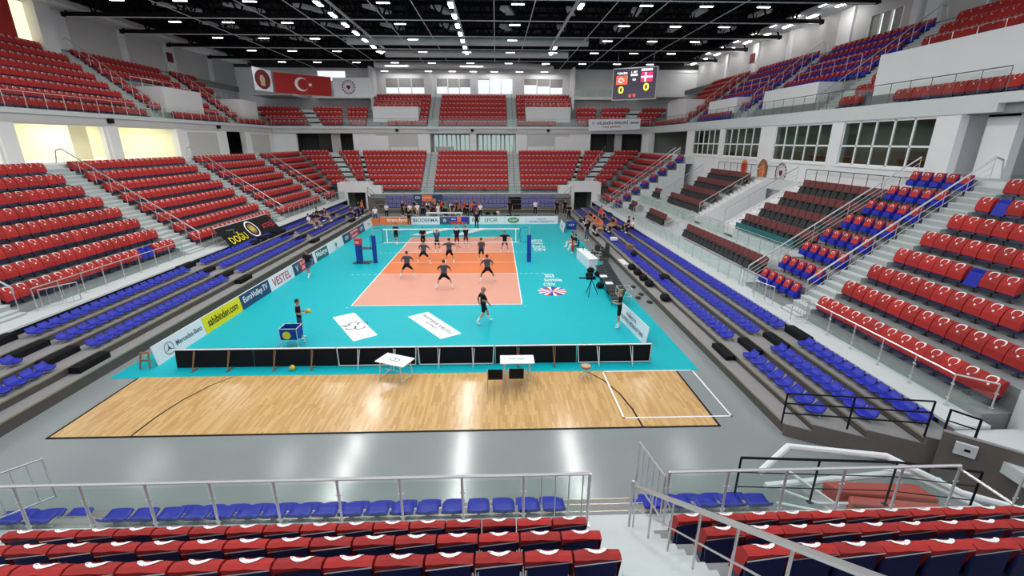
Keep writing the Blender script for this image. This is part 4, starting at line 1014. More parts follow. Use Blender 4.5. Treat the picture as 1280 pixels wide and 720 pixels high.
def stair_rail(label, pts, h=.93, sp=1.0, bars=0, m='steel', loop=False, r=.036):
    t = thing('stair_handrail', label, 'handrail', pts[0]); pts = [Vector(p) for p in pts]; up = Vector((0,0,h))
    top = [p+up for p in pts]
    if loop:
        d = (pts[-1]-pts[-2]); d.z = 0; d.normalize(); top += [top[-1]+d*.35+Vector((0,0,-.12)), top[-1]+d*.5+Vector((0,0,-.85))]
    MB().path([top[0]-Vector((0,0,.25))]+top, r).build('rail', M[m], t)
    a, b = pts[0], pts[-1]; n = max(2, round((b-a).length/sp))
    for i in range(n+1):
        q = a+(b-a)*i/n; MB().tube(q, q+up, .016).build('post', M[m], t)
    for j in range(bars):
        MB().path([p+up*(j+1)/(bars+1)*.95 for p in (a, b)], .012).build('lower_bar', M[m], t)
    return t
for i, (y, c) in enumerate([(-13.85,'nearest of the four'),(-2.0,'beside the black banner'),(10.2,'in the third aisle'),(21.9,'in the fourth aisle')]):
    stair_rail('steel handrail up the left lower stand, '+c, [(-16.0,y,1.75),(-23.1,y,6.84)], loop=True, bars=0 if i < 1 else 1)
stair_rail('long steel handrail left of the right-hand stairs', [(16.6,-13.2,1.6),(23.3,-13.2,6.7)], loop=True, bars=2)
stair_rail('steel handrail between the small covered block and the folding seats', [(15.9,-9.75,1.3),(23.4,-9.75,6.6)], bars=3, sp=1.9)
stair_rail('steel handrail up the farthest right aisle', [(16.2,19.5,1.5),(23.2,19.5,6.7)], bars=3)
stair_rail('red-lit steel handrail beside the farthest right aisle', [(16.2,20.9,1.5),(23.2,20.9,6.7)], bars=1)
stair_rail('thick steel handrail descending the central foreground steps', [(5.6,-25.1,1.5),(5.6,-30.2,5.15)], h=.9, sp=.95, bars=1, r=.036)
s = tag(MB().tube((5.6,-24.9,1.3),(5.6,-24.9,2.35),.024).build('short_post', M['steel']), 'short steel post at the foot of the central foreground steps', 'post')
for sg, nm in ((-1,'left'),(1,'right')):
    x = sg*5.4; stair_rail('thin middle handrail in the %s aisle of the far stand' % nm, [(x,25.6,2.3),(x,32.7,6.86)], h=.8, m='darksteel', r=.02)
    stair_rail('thin middle handrail in the %s aisle of the upper far stand' % nm, [(x,33.3,10.2),(x,39.3,14.4)], h=.8, m='darksteel', r=.02)
    stair_rail('handrail of the diagonal stairs at the %s far corner' % nm, [(sg*14.5,27.6,3.6),(sg*18.0,32.8,6.86)], h=.85, m='steel', r=.02)
stair_rail('short bright handrail in the lower folding seat area', [(16.3,3.2,1.3),(18.3,3.2,2.2)], h=.95)
stair_rail('second short bright handrail in the lower folding seat area', [(16.3,1.9,1.3),(18.3,1.9,2.2)], h=.95)
stair_rail('short bright handrail near the tiny folding seat groups', [(16.3,11.8,1.3),(18.3,11.8,2.2)], h=.95)
stair_rail('steel handrail on the left of the far folding seat stairs', [(18.85,3.3,2.8),(23.4,3.3,5.6)], bars=2, sp=1.6)
stair_rail('steel handrail on the wall between the two folding blocks', [(18.85,-.8,2.9),(23.4,-.8,5.7)], bars=3, sp=1.6)
stair_rail('steel handrail sloping beyond the far folding block', [(18.85,12.0,2.8),(22.6,12.0,5.3)], bars=3, sp=1.6)
balustrade('glass balustrade on the parapet above the lower folding seats', [(17.9,4.3,2.32),(17.9,-9.6,2.32)], h=.9, sp=1.3)
balustrade('glass balustrade before the farther folding block', [(18.3,17.3,2.12),(18.3,4.6,2.12)], h=.9, sp=1.3)
balustrade('thin rail behind the nearer folding block', [(23.7,-1.2,5.6),(23.7,-9.6,5.6)], h=.9, sp=1.1, glass=False, m='darksteel', name='steel_railing')
balustrade('thin rail behind the farther folding block', [(23.7,11.2,5.6),(23.7,2.2,5.6)], h=.9, sp=1.1, glass=False, m='darksteel', name='steel_railing')
# far / corner
balustrade('thin balustrade in front of the far lower seats', [(-10.6,25.15,2.2),(10.6,25.15,2.2)], h=.75, sp=1.25, m='darksteel', name='steel_railing', r=.014, railr=.02)
for sg, nm in ((-1,'left'),(1,'right')):
    balustrade('dark railing on top of the %s corner exit' % nm, [(sg*12.3,25.2,3.5),(sg*15.8,25.2,3.5)], h=.85, sp=1.2, m='darksteel', glass=False, name='steel_railing')
# upper rails
balustrade('upper railing above the left concourse', [(-26.35,-8,10.16),(-26.35,33,10.16)], h=1.0, sp=1.35, glass=True, m='steel', r=.016, railr=.02)
balustrade('upper railing above the right-hand windows', [(24.12,-12,10.16),(24.12,33,10.16)], h=1.0, sp=1.2, glass=True, m='darksteel', r=.018, railr=.02)
balustrade('upper railing along the far stand', [(-26,33.05,10.16),(24,33.05,10.16)], h=.95, sp=2.0, glass=True, m='steel', r=.014, railr=.022)
ubL, ubR = UL['L'], UL['R']
for i, (y, nm) in enumerate([(11.9,'first'),(24.5,'second')]):
    stair_rail('steel handrail in the %s aisle of the upper left stand' % nm, [(-26.8,y+1.4,10.2),(-33.6,y+1.4,15.7)], loop=True, bars=1)
for y, nm in [(0.0,'nearest'),(10.9,'second'),(22.1,'third')]:
    stair_rail('steel handrail in the %s aisle of the upper right stand' % nm, [(24.4,y,10.2),(31.2,y,15.5)], loop=True, bars=1)
def boxrail(label, side, a, c, b):
    o = rowo(b,5)+.1; z = 13.0 if side != 'F' else 12.7
    p = [P(side,o,a), P(side,o,c)]
    balustrade(label, [(*p[0],z),(*p[1],z)], h=.9, sp=1.3, glass=False, bars=1, name='steel_railing', r=.016, railr=.02)
    o = rowo(b,1)+1.2; p = [P(side,o,a), P(side,o,c)]
    balustrade(label.replace('above','below'), [(*p[0],10.15),(*p[1],10.15)], h=1.0, sp=1.1, glass=False, bars=1, m='darksteel', name='steel_railing', r=.016, railr=.018)
boxrail('railing above the first white exit box, upper left', 'L', 15.2, 21.0, ubL)
boxrail('railing above the second white exit box, upper left', 'L', 28.5, 30.9, ubL)
boxrail('railing above the nearest white exit box, upper right', 'R', -13, -3.4, ubR)
boxrail('railing above the second white exit box, upper right', 'R', 1.6, 8.2, ubR)
boxrail('railing above the third white exit box, upper right', 'R', 12.6, 18.4, ubR)
boxrail('railing above the left white exit box, upper far stand', 'F', -13.2, -7.3, UL['F'])
boxrail('railing above the right white exit box, upper far stand', 'F', 7.3, 13.2, UL['F'])
for sg, nm in ((-1,'left'),(1,'right')):
    balustrade('light railing on the %s corner gallery' % nm, [(sg*14.3,38.3,14.3),(sg*22.4,38.3,14.3)], h=1.0, sp=1.6, name='gallery_railing')
    balustrade('double rail behind the %s upper corner seats' % nm, [(sg*14.0,37.0,12.6),(sg*20,37.0,12.6)], h=.9, sp=1.8, glass=False, bars=1, name='steel_railing')
# ------------------------------------------------------------ net, posts, referee stand
for sx, nm in ((-1,'left'),(1,'right')):
    x = sx*5.45
    t = thing('net_post', 'blue padded volleyball net post on the %s of the court' % nm, 'net post', (x,0,0))
    MB().tube((x,0,0.02),(x,0,1.95),.15,n=14).build('padding', M['postblue'], t, smooth=False)
    MB().tube((x,0,1.95),(x,0,2.55),.035,n=10).build('pole', M['steel'], t)
    MB().path([(x,0,2.42),(x-sx*.3,0,2.5),(x-sx*.62,0,2.4),(x-sx*.68,0,2.0),(x-sx*.62,0,1.5),(x-sx*.3,0,1.42),(x,0,1.42)], .016).build('rope', M['postblue'], t)
t = thing('volleyball_net', 'white-taped volleyball net across the middle of the court', 'net', (0,0,1.43))
MB().bb(-4.75,4.75,-.012,.012,2.36,2.43).build('top_tape', M['netm'], t); MB().bb(-4.75,4.75,-.012,.012,1.43,1.48).build('bottom_tape', M['netm'], t)
for x in (-4.5, 4.5): MB().bb(x-.03,x+.03,-.014,.014,1.43,2.43).build('side_band', M['netm'], t); MB().tube((x,0,1.43),(x,0,3.23),.008).build('antenna', M['redt'], t)
s = MB()
for i in range(95): x = -4.7+i*.1; s.bb(x-.0022,x+.0022,-.002,.002,1.48,2.36)
for i in range(9): z = 1.53+i*.1; s.bb(-4.75,4.75,-.002,.002,z-.0022,z+.0022)
s.build('mesh_cords', M['black'], t)
t = thing('referee_stand', 'blue padded referee stand with a guard rail left of the net', 'referee stand', (-6.5,0,0))
MB().bb(-6.95,-5.75,-.35,.35,0.01,.07).build('base', M['darksteel'], t)
MB().bb(-6.72,-6.35,-.22,.22,.07,1.62).build('padding', M['postblue'], t, bevel=.04)
s = MB(); s.bb(-6.75,-6.32,-.235,.235,1.35,1.75); s.build('logo_panel', M['redt'], t); text('CEV', (-6.7,-.24,1.45), (1,0,0), (0,0,1), .32, .16, M['white'], t)
MB().bb(-6.35,-5.55,-.3,.3,1.05,1.1).build('platform', M['darksteel'], t)
MB().path([(-5.6,-.28,1.1),(-5.6,-.28,1.95),(-5.6,.28,1.95),(-5.6,.28,1.1)], .018).build('guard_rail', M['black'], t)
# ------------------------------------------------------------ advertising boards
def board(label, o, r, w, h, m, loc=None, legs=True, back='black'):
    t = thing('advertising_board', label, 'advertising board', o)
    o = Vector(o); r = Vector(r).normalized(); u = Vector((0,0,1))
    lean = (r.cross(u))*-.12
    uu = (u*h+lean).normalized()
    MB().slab(o, r, uu, w, h, .03).build('panel', M[m], t)
    MB().slab(o+uu*(h-.02)+r.cross(uu)*.004, r, uu, w, .03, .036).build('top_trim', M['white'], t)
    if legs:
        for f in (.25, .75):
            p = o+r*w*f-r.cross(u)*.04; q = p-r.cross(u)*.38; MB().tube(p+u*.55-r.cross(u)*.09, q+u*.02, .016).build('strut', M['wood'], t)
    return t, o, r, uu
yb = [-15.49,-12.48,-9.45,-6.45,-3.32,-.1,2.98,6.2,12.4,15.5]
def lb(i, j, label, m):
    y0, y1 = yb[i], yb[j]; x = -9.8+(y0+15.5)*.009
    return board(label, (x,y0,.009), (.009,1,0), y1-y0-.02, .78, m)
t,o,r,u = lb(0,1,'white side board with a round three-pointed star and grey script','boardw')
s = MB(); arc_on(s, o, r, u, .78, .38, .26, 0, 2*PI, .03, .006, n=28)
n_ = r.cross(u)
for a in (PI/2, PI/2+2.094, PI/2-2.094):
    c_ = o+r*.78+u*.38+n_*.008; d_ = r*math.cos(a)+u*math.sin(a); e_ = r*math.sin(a)-u*math.cos(a)
    s.add([c_+e_*.035, c_+d_*.24, c_-e_*.035], [(0,1,2),(2,1,0)])
s.build('star_emblem', M['dkt'], t); text('Mercedes-Benz', o+r*1.2+u*.3, r, u, 1.65, .22, M['dkt'], t)
t,o,r,u = lb(1,2,'yellow side board with black lettering','yellow'); text('sahibinden.com', o+r*.3+u*.22, r, u, 2.4, .38, M['black'], t)
t,o,r,u = lb(2,3,'navy side board with white lettering next to the yellow one','navyb'); text('EuroVolley.TV', o+r*.25+u*.2, r, u, 2.5, .42, M['white'], t)
t,o,r,u = lb(3,4,'white side board with tall red capital letters','boardw'); text('VESTEL', o+r*.35+u*.14, r, u, 2.3, .5, M['redt'], t)
t,o,r,u = lb(4,5,'navy and red side board with a small white figure','navyb'); MB().slab(o+r*1.0+r.cross(u)*.004, r, u, 1.5, .76, .002).build('red_field', M['redt'], t)
text('EuroVolley', o+r*1.1+u*.42, r, u, 1.2, .2, M['white'], t); text('2023', o+r*1.2+u*.14, r, u, .8, .2, M['white'], t); text('V', o+r*.35+u*.15, r, u, .35, .45, M['white'], t, name='emblem')
t,o,r,u = lb(5,6,'dark teal side board with bold white lettering in a white margin','boardw'); MB().slab(o+r*.45+r.cross(u)*.004, r, u, 2.3, .72, .002).build('teal_field', M['teald'], t); text('Malatya', o+r*.6+u*.14, r, u, 2.0, .5, M['white'], t)
t,o,r,u = lb(6,7,'white side board with a small green plant emblem','boardw'); s = MB(); c_ = o+r*1.5+u*.15+r.cross(u)*.006
for a in (-.5,0,.5): d_ = r*math.sin(a)+u*math.cos(a); e_ = r*math.cos(a)-u*math.sin(a); s.add([c_, c_+d_*.25+e_*.07, c_+d_*.45, c_+d_*.25-e_*.07], [(0,1,2,3),(3,2,1,0)])
s.build('plant_emblem', M['green'], t); text('YEŞİL', o+r*1.15+u*.05, r, u, .7, .09, M['dkt'], t)
t,o,r,u = lb(7,8,'long navy and red side board with white lettering near the net','navyb'); MB().slab(o+r*1.9+r.cross(u)*.004, r, u, 2.4, .76, .002).build('red_field', M['redt'], t)
text('EuroVolley', o+r*2.1+u*.42, r, u, 2.0, .24, M['white'], t); text('TÜRKİYE', o+r*2.2+u*.12, r, u, 1.6, .2, M['white'], t); text('CEV', o+r*.5+u*.22, r, u, .9, .32, M['white'], t); text('CEV', o+r*4.8+u*.22, r, u, .9, .32, M['white'], t)
t,o,r,u = lb(8,9,'plain white side board at the far end of the left line','boardw'); text('TVF', o+r*1.2+u*.25, r, u, .7, .22, M['dkt'], t)
# far boards (face the camera)
def fb(x0, x1, label, m, y=15.75): return board(label, (x0,y,.009), (1,0,0), x1-x0-.02, .8, m)
t,o,r,u = fb(-8.9,-5.7,'orange far board with white rounded lettering','orange'); text('trendyol', o+r*.7+u*.2, r, u, 2.1, .45, M['white'], t)
t = tag(MB().prism([(-9.9,15.0),(-9.0,15.6),(-8.95,15.5),(-9.8,14.9)], .01, .7).build('orange_wedge', M['orange']), 'small orange end piece left of the orange far board', 'board end')
t,o,r,u = fb(-5.7,-2.75,'white far board with thin dark capitals','boardw'); text('BIODERMA', o+r*.2+u*.25, r, u, 2.55, .36, M['dkt'], t)
t,o,r,u = fb(-2.75,.33,'navy far board with coloured panels and a white flower emblem','navyb')
MB().slab(o+r*1.05+u*.35+r.cross(u)*.004, r, u, .75, .4, .002).build('blue_panel', M['blue'], t); MB().slab(o+r*1.8+u*.3+r.cross(u)*.004, r, u, .4, .5, .002).build('orange_panel', M['orange'], t)
MB().slab(o+r*2.2+u*.25+r.cross(u)*.004, r, u, .7, .5, .002).build('blue_panel', M['blue'], t); MB().slab(o+r*1.1+u*.02+r.cross(u)*.004, r, u, 1.5, .28, .002).build('red_panel', M['redt'], t)
text('MNG', o+r*1.2+u*.45, r, u, .45, .16, M['white'], t, off=.012); s = MB()
for i in range(5): a = i*1.257+.3; s.ball(o+r*(.5+.12*math.cos(a))+u*(.4+.12*math.sin(a))+r.cross(u)*.0, .07, 0, 6, 4)
s.build('flower_emblem', M['white'], t)
t,o,r,u = fb(.33,4.0,'white far board with green sports lettering behind the far coach','boardw'); text('FIT', o+r*.25+u*.22, r, u, .9, .4, M['green'], t); text('SPOR', o+r*1.55+u*.22, r, u, 1.4, .4, M['green'], t)
t,o,r,u = fb(4.0,6.2,'white far board with a dark green oval emblem','boardw'); s = MB()
cc = o+r*.9+u*.4+r.cross(u)*.006; s.add([cc]+[cc+r*.62*math.cos(2*PI*i/24)+u*.3*math.sin(2*PI*i/24) for i in range(24)], [(0,1+i,1+(i+1)%24) for i in range(24)]); s.build('oval_emblem', M['green'], t); text('Lager', o+r*.5+u*.3, r, u, .8, .22, M['white'], t, off=.014)
t,o,r,u = fb(6.2,9.6,'white far board with two lines of small grey lettering','boardw'); text('TÜRKİYE', o+r*1.1+u*.45, r, u, 1.0, .15, M['dkt'], t); text('VOLEYBOL FEDERASYONU', o+r*.3+u*.18, r, u, 2.7, .16, M['dkt'], t)
def rb(y0, y1, label, x=9.35, x2=None): return board(label, (x if x2 is None else x,y1,.009), (0 if x2 is None else x2-x,y0-y1,0), math.hypot(y1-y0,(x2 or x)-x), .8, 'boardw')
t,o,r,u = board('white board with grey lettering beside the player holding a camera', (9.05,-10.9,.009), (.32,-3.35,0), 3.36, .8, 'boardw')
text('TÜRKİYE', o+r*.9+u*.48, r, u, 1.2, .17, M['dkt'], t); text('VOLEYBOL FEDERASYONU', o+r*.3+u*.18, r, u, 2.7, .18, M['dkt'], t)
t,o,r,u = board('small white board at the far right corner of the mat', (9.5,13.8,.009), (-.02,-1,0), 3.0, .8, 'boardw'); text('TVF', o+r*1.0+u*.25, r, u, .9, .25, M['dkt'], t)
# near boards seen from behind
def nb(x0, x1, style, label):
    t = thing('advertising_board', label, 'advertising board', (x0,-15.7,0))
    MB().slab((x1,-15.66,.012), (-1,0,0), (0,.12,1), x1-x0-.02, .74, .03).build('panel', M['black'], t)
    MB().bb(x0,x1-.02,-15.7,-15.63,.735,.765).build('top_trim', M['white'], t)
    if style:
        s = MB(); s.path([(x0+.04,-15.72,.72),(x0+.08,-15.78,.06),(x1-.08,-15.78,.06),(x1-.04,-15.72,.72)], .022); s.build('frame', M['duct'], t)
    for f in (.28, .72):
        x = x0+(x1-x0)*f; s = MB(); s.path([(x-.04,-15.7,.7),(x,-16.05,.02),(x+.04,-15.75,.7)], .016)
        if not style: s.bb(x-.03,x+.03,-16.1,-15.72,.01,.05)
        s.build('strut', M['duct' if style else 'wood'], t)
nb(-9.0,-6.1,0,'black back of the leftmost near board'); nb(-6.1,-2.95,0,'black back of the near board behind the loose ball')
nb(-2.95,.1,1,'black back of the near board behind the tilted table, grey frame'); nb(.1,3.06,1,'black back of the grey-framed near board left of the chairs')
nb(3.06,6.21,0,'black back of the near board behind the square table'); nb(6.21,9.15,1,'black back of the rightmost near board, grey frame')
# ------------------------------------------------------------ tables, chairs, stool, ball and cart
def table(label, cx, cy, w, d, rz, h=.75):
    t = thing('folding_table', label, 'table', (cx,cy,0)); R_ = Matrix.Rotation(rz,4,'Z'); C_ = Vector((cx,cy,0))
    def tr(b): b.v = [tuple(C_+R_@Vector(v)) for v in b.v]; return b
    tr(MB().bb(-w/2,w/2,-d/2,d/2,h-.03,h)).build('table_top', M['white'], t, bevel=.008)
    for sx in (-1,1):
        for sy in (-1,1): tr(MB().tube((sx*(w/2-.18),sy*(d/2-.08),h-.03),(sx*(w/2-.12),sy*(d/2-.05),.02),.02)).build('leg', M['duct'], t)
        tr(MB().tube((sx*(w/2-.13),-(d/2-.07),.12),(sx*(w/2-.13),d/2-.07,.12),.014)).build('crossbar', M['duct'], t)
    tr(MB().tube((-(w/2-.15),0,.3),(w/2-.15,0,.3),.012)).build('stretcher', M['duct'], t)
    return t, C_, R_
t, c_, R_ = table('white folding table set askew with a dark round print', -.52, -16.72, 1.2, .75, math.radians(-24))
s = MB(); arc_on(s, c_+Vector((0,0,.751)), R_@Vector((1,0,0)), R_@Vector((0,1,0)), -.08, 0, .11, .6, 5.6, .03, .001); arc_on(s, c_+Vector((0,0,.751)), R_@Vector((1,0,0)), R_@Vector((0,1,0)), .1, 0, .11, 0, 2*PI, .03, .001); s.build('print', M['dkt'], t)
t, c_, R_ = table('white folding table standing square behind two black chairs', 3.86, -16.82, 1.22, .66, 0)
text('TVF  CEV', (3.55,-16.85,.751), (1,0,0), (0,1,0), .6, .1, M['dkt'], t, off=.001)
def chair(label, cx, cy):
    t = thing('stacking_chair', label, 'chair', (cx,cy,0), group='black chairs at the white table')
    MB().bb(cx-.25,cx+.25,cy-.02,cy+.42,.44,.49).build('seat', M['black'], t, bevel=.015)
    MB().add([(cx-.24,cy-.06,.52),(cx+.24,cy-.06,.52),(cx+.25,cy-.16,.9),(cx-.25,cy-.16,.9),(cx-.24,cy-.03,.52),(cx+.24,cy-.03,.52),(cx+.25,cy-.13,.9),(cx-.25,cy-.13,.9)],[(0,1,2,3),(7,6,5,4),(3,2,6,7),(0,4,5,1),(1,5,6,2),(0,3,7,4)]).build('backrest', M['black'], t, bevel=.01)
    for sx in (-1,1):
        MB().path([(cx+sx*.27,cy-.16,.92),(cx+sx*.27,cy-.06,.5),(cx+sx*.27,cy-.2,.01)], .014).build('leg', M['steel'], t)
        MB().path([(cx+sx*.27,cy-.1,.66),(cx+sx*.27,cy+.3,.66),(cx+sx*.27,cy+.38,.01)], .014).build('leg', M['steel'], t)
chair('left one of the two black chairs at the square white table', 3.08, -17.72); chair('right one of the two black chairs at the square white table', 3.8, -17.68)
t = thing('round_stool', 'small round stool with crossed wooden legs at the mat edge', 'stool', (6.36,-16.85,0))
MB().tube((6.36,-16.85,.42),(6.36,-16.85,.46),.2,n=18).build('seat', M['wood'], t)
MB().tube((6.36,-16.85,.455),(6.36,-16.85,.475),.17,n=18).build('cushion', M['beigec'], t)
for a in range(4):
    x = math.cos(a*PI/2+.6)*.22; y = math.sin(a*PI/2+.6)*.22; MB().tube((6.36-x*.6,-16.85-y*.6,.42),(6.36+x,-16.85+y,.02),.018).build('leg', M['duct'], t)
def ballobj(label, c, r=.105, parent=None):
    t = thing('volleyball', label, 'ball', c); 
    MB().ball(c, r, 0, 16, 12).build('ball_skin', M['ball'], t, smooth=True)
    s = MB()
    for k_ in range(3):
        a0 = k_*2.1
        for i in range(8):
            q = []
            for (u_, v_) in ((i,0),(i+1,0),(i+1,1),(i,1)):
                ph = -1.2+2.4*u_/8; th = a0+v_*.5+.3*math.sin(ph*2); q.append((c[0]+r*1.01*math.cos(ph)*math.cos(th), c[1]+r*1.01*math.cos(ph)*math.sin(th), c[2]+r*1.01*math.sin(ph)))
            s.add(q, [(0,1,2,3)])
    s.build('blue_stripes', M['balld'], t, smooth=True); return t
ballobj('yellow and blue volleyball lying behind the near board', (-4.53,-16.0,.115))
t = thing('ball_cart', 'blue wheeled ball cart with a volleyball print by the man at left', 'ball cart', (-5.45,-13.75,0))
s = MB(); x0,x1,y0,y1,z0,z1 = -5.78,-5.08,-14.1,-13.5,.42,.88
for a in ((x0,x1,y0,y0+.02),(x0,x1,y1-.02,y1),(x0,x0+.02,y0,y1),(x1-.02,x1,y0,y1)): s.bb(*a,z0,z1)
s.bb(x0,x1,y0,y1,z0-.02,z0); s.build('bag', M['postblue'], t)
MB().path([(x0,y0,z1),(x1,y0,z1),(x1,y1,z1),(x0,y1,z1),(x0,y0,z1)], .016).build('rim', M['duct'], t)
for x in (x0,x1):
    for y in (y0,y1): MB().tube((x,y,z1),(x,y,.07),.014).ball((x,y,.05),.045,0,8,6).build('leg', M['duct'], t)
s = MB(); cc = Vector((-5.5,y0-.004,.6)); s.add([cc]+[cc+Vector((.17*math.cos(2*PI*i/20),0,.17*math.sin(2*PI*i/20))) for i in range(20)], [(0,1+i,1+(i+1)%20) for i in range(20)]); s.build('ball_print', M['yellow'], t)
t = thing('board_frame', 'small brown wooden prop at the near end of the left boards', 'wooden frame', (-10.1,-15.6,0))
MB().path([(-10.3,-15.75,.03),(-10.25,-15.6,.62),(-9.98,-15.6,.62),(-9.93,-15.75,.03)], .035).build('frame', M['wood'], t); MB().bb(-10.27,-9.95,-15.66,-15.6,.28,.34).build('brace', M['wood'], t)
# ------------------------------------------------------------ banners, flags, scoreboard
def quadcloth(name, label, cat, pts, m, nx=10, nz=3, wave=.05):
    """hanging cloth given TL, TR, BR, BL"""
    t = thing(name, label, cat, pts[0]); TL_,TR_,BR_,BL_ = [Vector(p) for p in pts]; n = (TR_-TL_).cross(BL_-TL_).normalized()
    v = []
    for j in range(nz+1):
        for i in range(nx+1):
            a = i/nx; c = j/nz; p = (TL_*(1-a)+TR_*a)*(1-c)+(BL_*(1-a)+BR_*a)*c
            v.append(p+n*wave*math.sin(a*9+c)*c*.6)
    f = [(j*(nx+1)+i, (j+1)*(nx+1)+i, (j+1)*(nx+1)+i+1, j*(nx+1)+i+1) for j in range(nz) for i in range(nx)]
    nv = len(v); v += [p+n*.012 for p in v]; f += [tuple(reversed([q+nv for q in g])) for g in f]
    MB().add(v, f).build('cloth', M[m], t)
    MB().tube(TL_, TR_, .03).build('top_rod', M['duct'], t)
    o = BL_; r = (BR_-BL_).normalized(); u = (TL_-BL_).normalized()
    return t, o, r, u, (BR_-BL_).length, (TL_-BL_).length
t,o,r,u,w_,h_ = quadcloth('national_flag', 'large red flag with white crescent and star hanging at the far left', 'flag', [(-24.0,30.2,16.35),(-18.31,34,16.2),(-18.45,34,13.88),(-24.0,30.2,13.95)], 'red', wave=.02)
s = MB(); n_ = r.cross(u); cx, cy, R_ = w_*.47, h_*.5, h_*.34
v = []; N = 24
for i in range(N+1):
    a = math.radians(38)+math.radians(284)*i/N; v.append(o+r*(cx+R_*math.cos(a))+u*(cy+R_*math.sin(a))+n_*.05)
for i in range(N+1):
    a = math.radians(50)+math.radians(260)*i/N; v.append(o+r*(cx+R_*.23+R_*.80*math.cos(a))+u*(cy+R_*.80*math.sin(a))+n_*.05)
s.add(v, [(i, i+1, N+2+i, N+1+i) for i in range(N)])
st = [o+r*(cx+R_*1.25+(R_*.36 if i%2==0 else R_*.15)*math.cos(PI+i*PI/5))+u*(cy+(R_*.36 if i%2==0 else R_*.15)*math.sin(PI+i*PI/5))+n_*.05 for i in range(10)]
s.add([o+r*(cx+R_*1.25)+u*cy+n_*.05]+st, [(0,1+i,1+(i+1)%10) for i in range(10)]); s.build('crescent_and_star', M['crescent'], t)
t,o,r,u,w_,h_ = quadcloth('portrait_banner', 'white hanging banner with a dark red oval beside the large red flag', 'banner', [(-25.88,29,16.75),(-24.2,30.1,16.4),(-24.2,30.1,14.0),(-25.85,29,14.14)], 'boardw', wave=.01)
s = MB(); n_ = r.cross(u); cc = o+r*w_*.5+u*h_*.5+n_*.03; s.add([cc]+[cc+r*w_*.42*math.cos(2*PI*i/24)+u*h_*.42*math.sin(2*PI*i/24) for i in range(24)], [(0,1+i,1+(i+1)%24) for i in range(24)]); s.build('oval_field', M['maroonc'], t)
s = MB(); s.add([cc+n_*.01+r*a+u*b_ for a, b_ in ((-.25,-.7),(.2,-.75),(.25,.1),(.05,.5),(-.2,.45),(-.3,.1))], [(0,1,2,3,4,5)]); s.build('pale_figure', M['beigec'], t)
t,o,r,u,w_,h_ = quadcloth('ministry_banner', 'white hanging banner with a red ring of emblems at far left', 'banner', [(-18.2,34.2,16.15),(-13.3,34.3,16.22),(-13.0,34.3,13.8),(-18.2,34.2,13.8)], 'boardw', wave=.01)
def ring_emblem(t, o, r, u, cx, cy, R_, off=.03):
    s = MB(); n_ = r.cross(u)
    for i in range(16):
        a = 2*PI*i/16; c = o+r*(cx+R_*math.cos(a))+u*(cy+R_*math.sin(a))+n_*off; q = R_*.11
        s.add([c-r*q-u*q, c+r*q-u*q, c+r*q+u*q, c-r*q+u*q], [(0,1,2,3)])
    arc_on(s, o, r, u, cx, cy, R_*.72, 0, 2*PI, R_*.04, off, n=20); arc_on(s, o, r, u, cx, cy, R_*1.18, 0, 2*PI, R_*.04, off, n=24)
    c = o+r*cx+u*cy+n_*off; s.add([c-r*R_*.35-u*R_*.1, c-u*R_*.45, c+r*R_*.35-u*R_*.1, c+r*R_*.3+u*R_*.3, c-r*R_*.3+u*R_*.3], [(0,1,2,3,4)])
    s.build('ring_emblem', M['maroonc'], t)
ring_emblem(t, o, r, u, 2.0, 1.25, .75)
t,o,r,u,w_,h_ = quadcloth('hanging_banner', 'white banner with black and red lettering on the far right balcony edge', 'banner', [(15.5,32.5,11.05),(22.5,32.5,11.2),(22.5,32.5,9.8),(15.6,32.5,9.6)], 'boardw', wave=.01)
text('FİLENİN EFELERİ', o+r*1.2+u*.78, r, u, 4.1, .42, M['black'], t, off=.03); text('Hoş geldiniz', o+r*1.9+u*.28, r, u, 2.4, .36, M['redt'], t, off=.03, shear=.3)
text('#EFELER', o+r*5.6+u*.75, r, u, 1.15, .26, M['black'], t, off=.03); text('TVF', o+r*.45+u*.85, r, u, .3, .25, M['black'], t, off=.03)
t,o,r,u,w_,h_ = quadcloth('supporter_banner', 'black supporters banner with yellow and red lettering over the left railing', 'banner', [(-15.45,-1.35,2.72),(-15.45,5.9,2.62),(-14.6,6.1,1.42),(-14.6,-.9,1.3)], 'black', wave=.02)
text('DOĞU', o+r*.35+u*.25, r, u, 2.1, .75, M['yellow'], t, off=.03); text('ATEŞİ', o+r*4.9+u*.35, r, u, 1.8, .62, M['redt'], t, off=.03)
s = MB(); arc_on(s, o, r, u, 3.6, .78, .7, .6, 2*PI-.6+PI/2, .12, .03, n=26); s.build('wreath_ring', M['white'], t)
s = MB(); c = o+r*3.6+u*.8+r.cross(u)*.035; s.add([c]+[c+r*.42*math.cos(2*PI*i/20)+u*.42*math.sin(2*PI*i/20) for i in range(20)], [(0,1+i,1+(i+1)%20) for i in range(20)]); s.build('round_emblem', M['wood'], t); text('BB', o+r*3.35+u*.6, r, u, .5, .4, M['yellow'], t, off=.04)
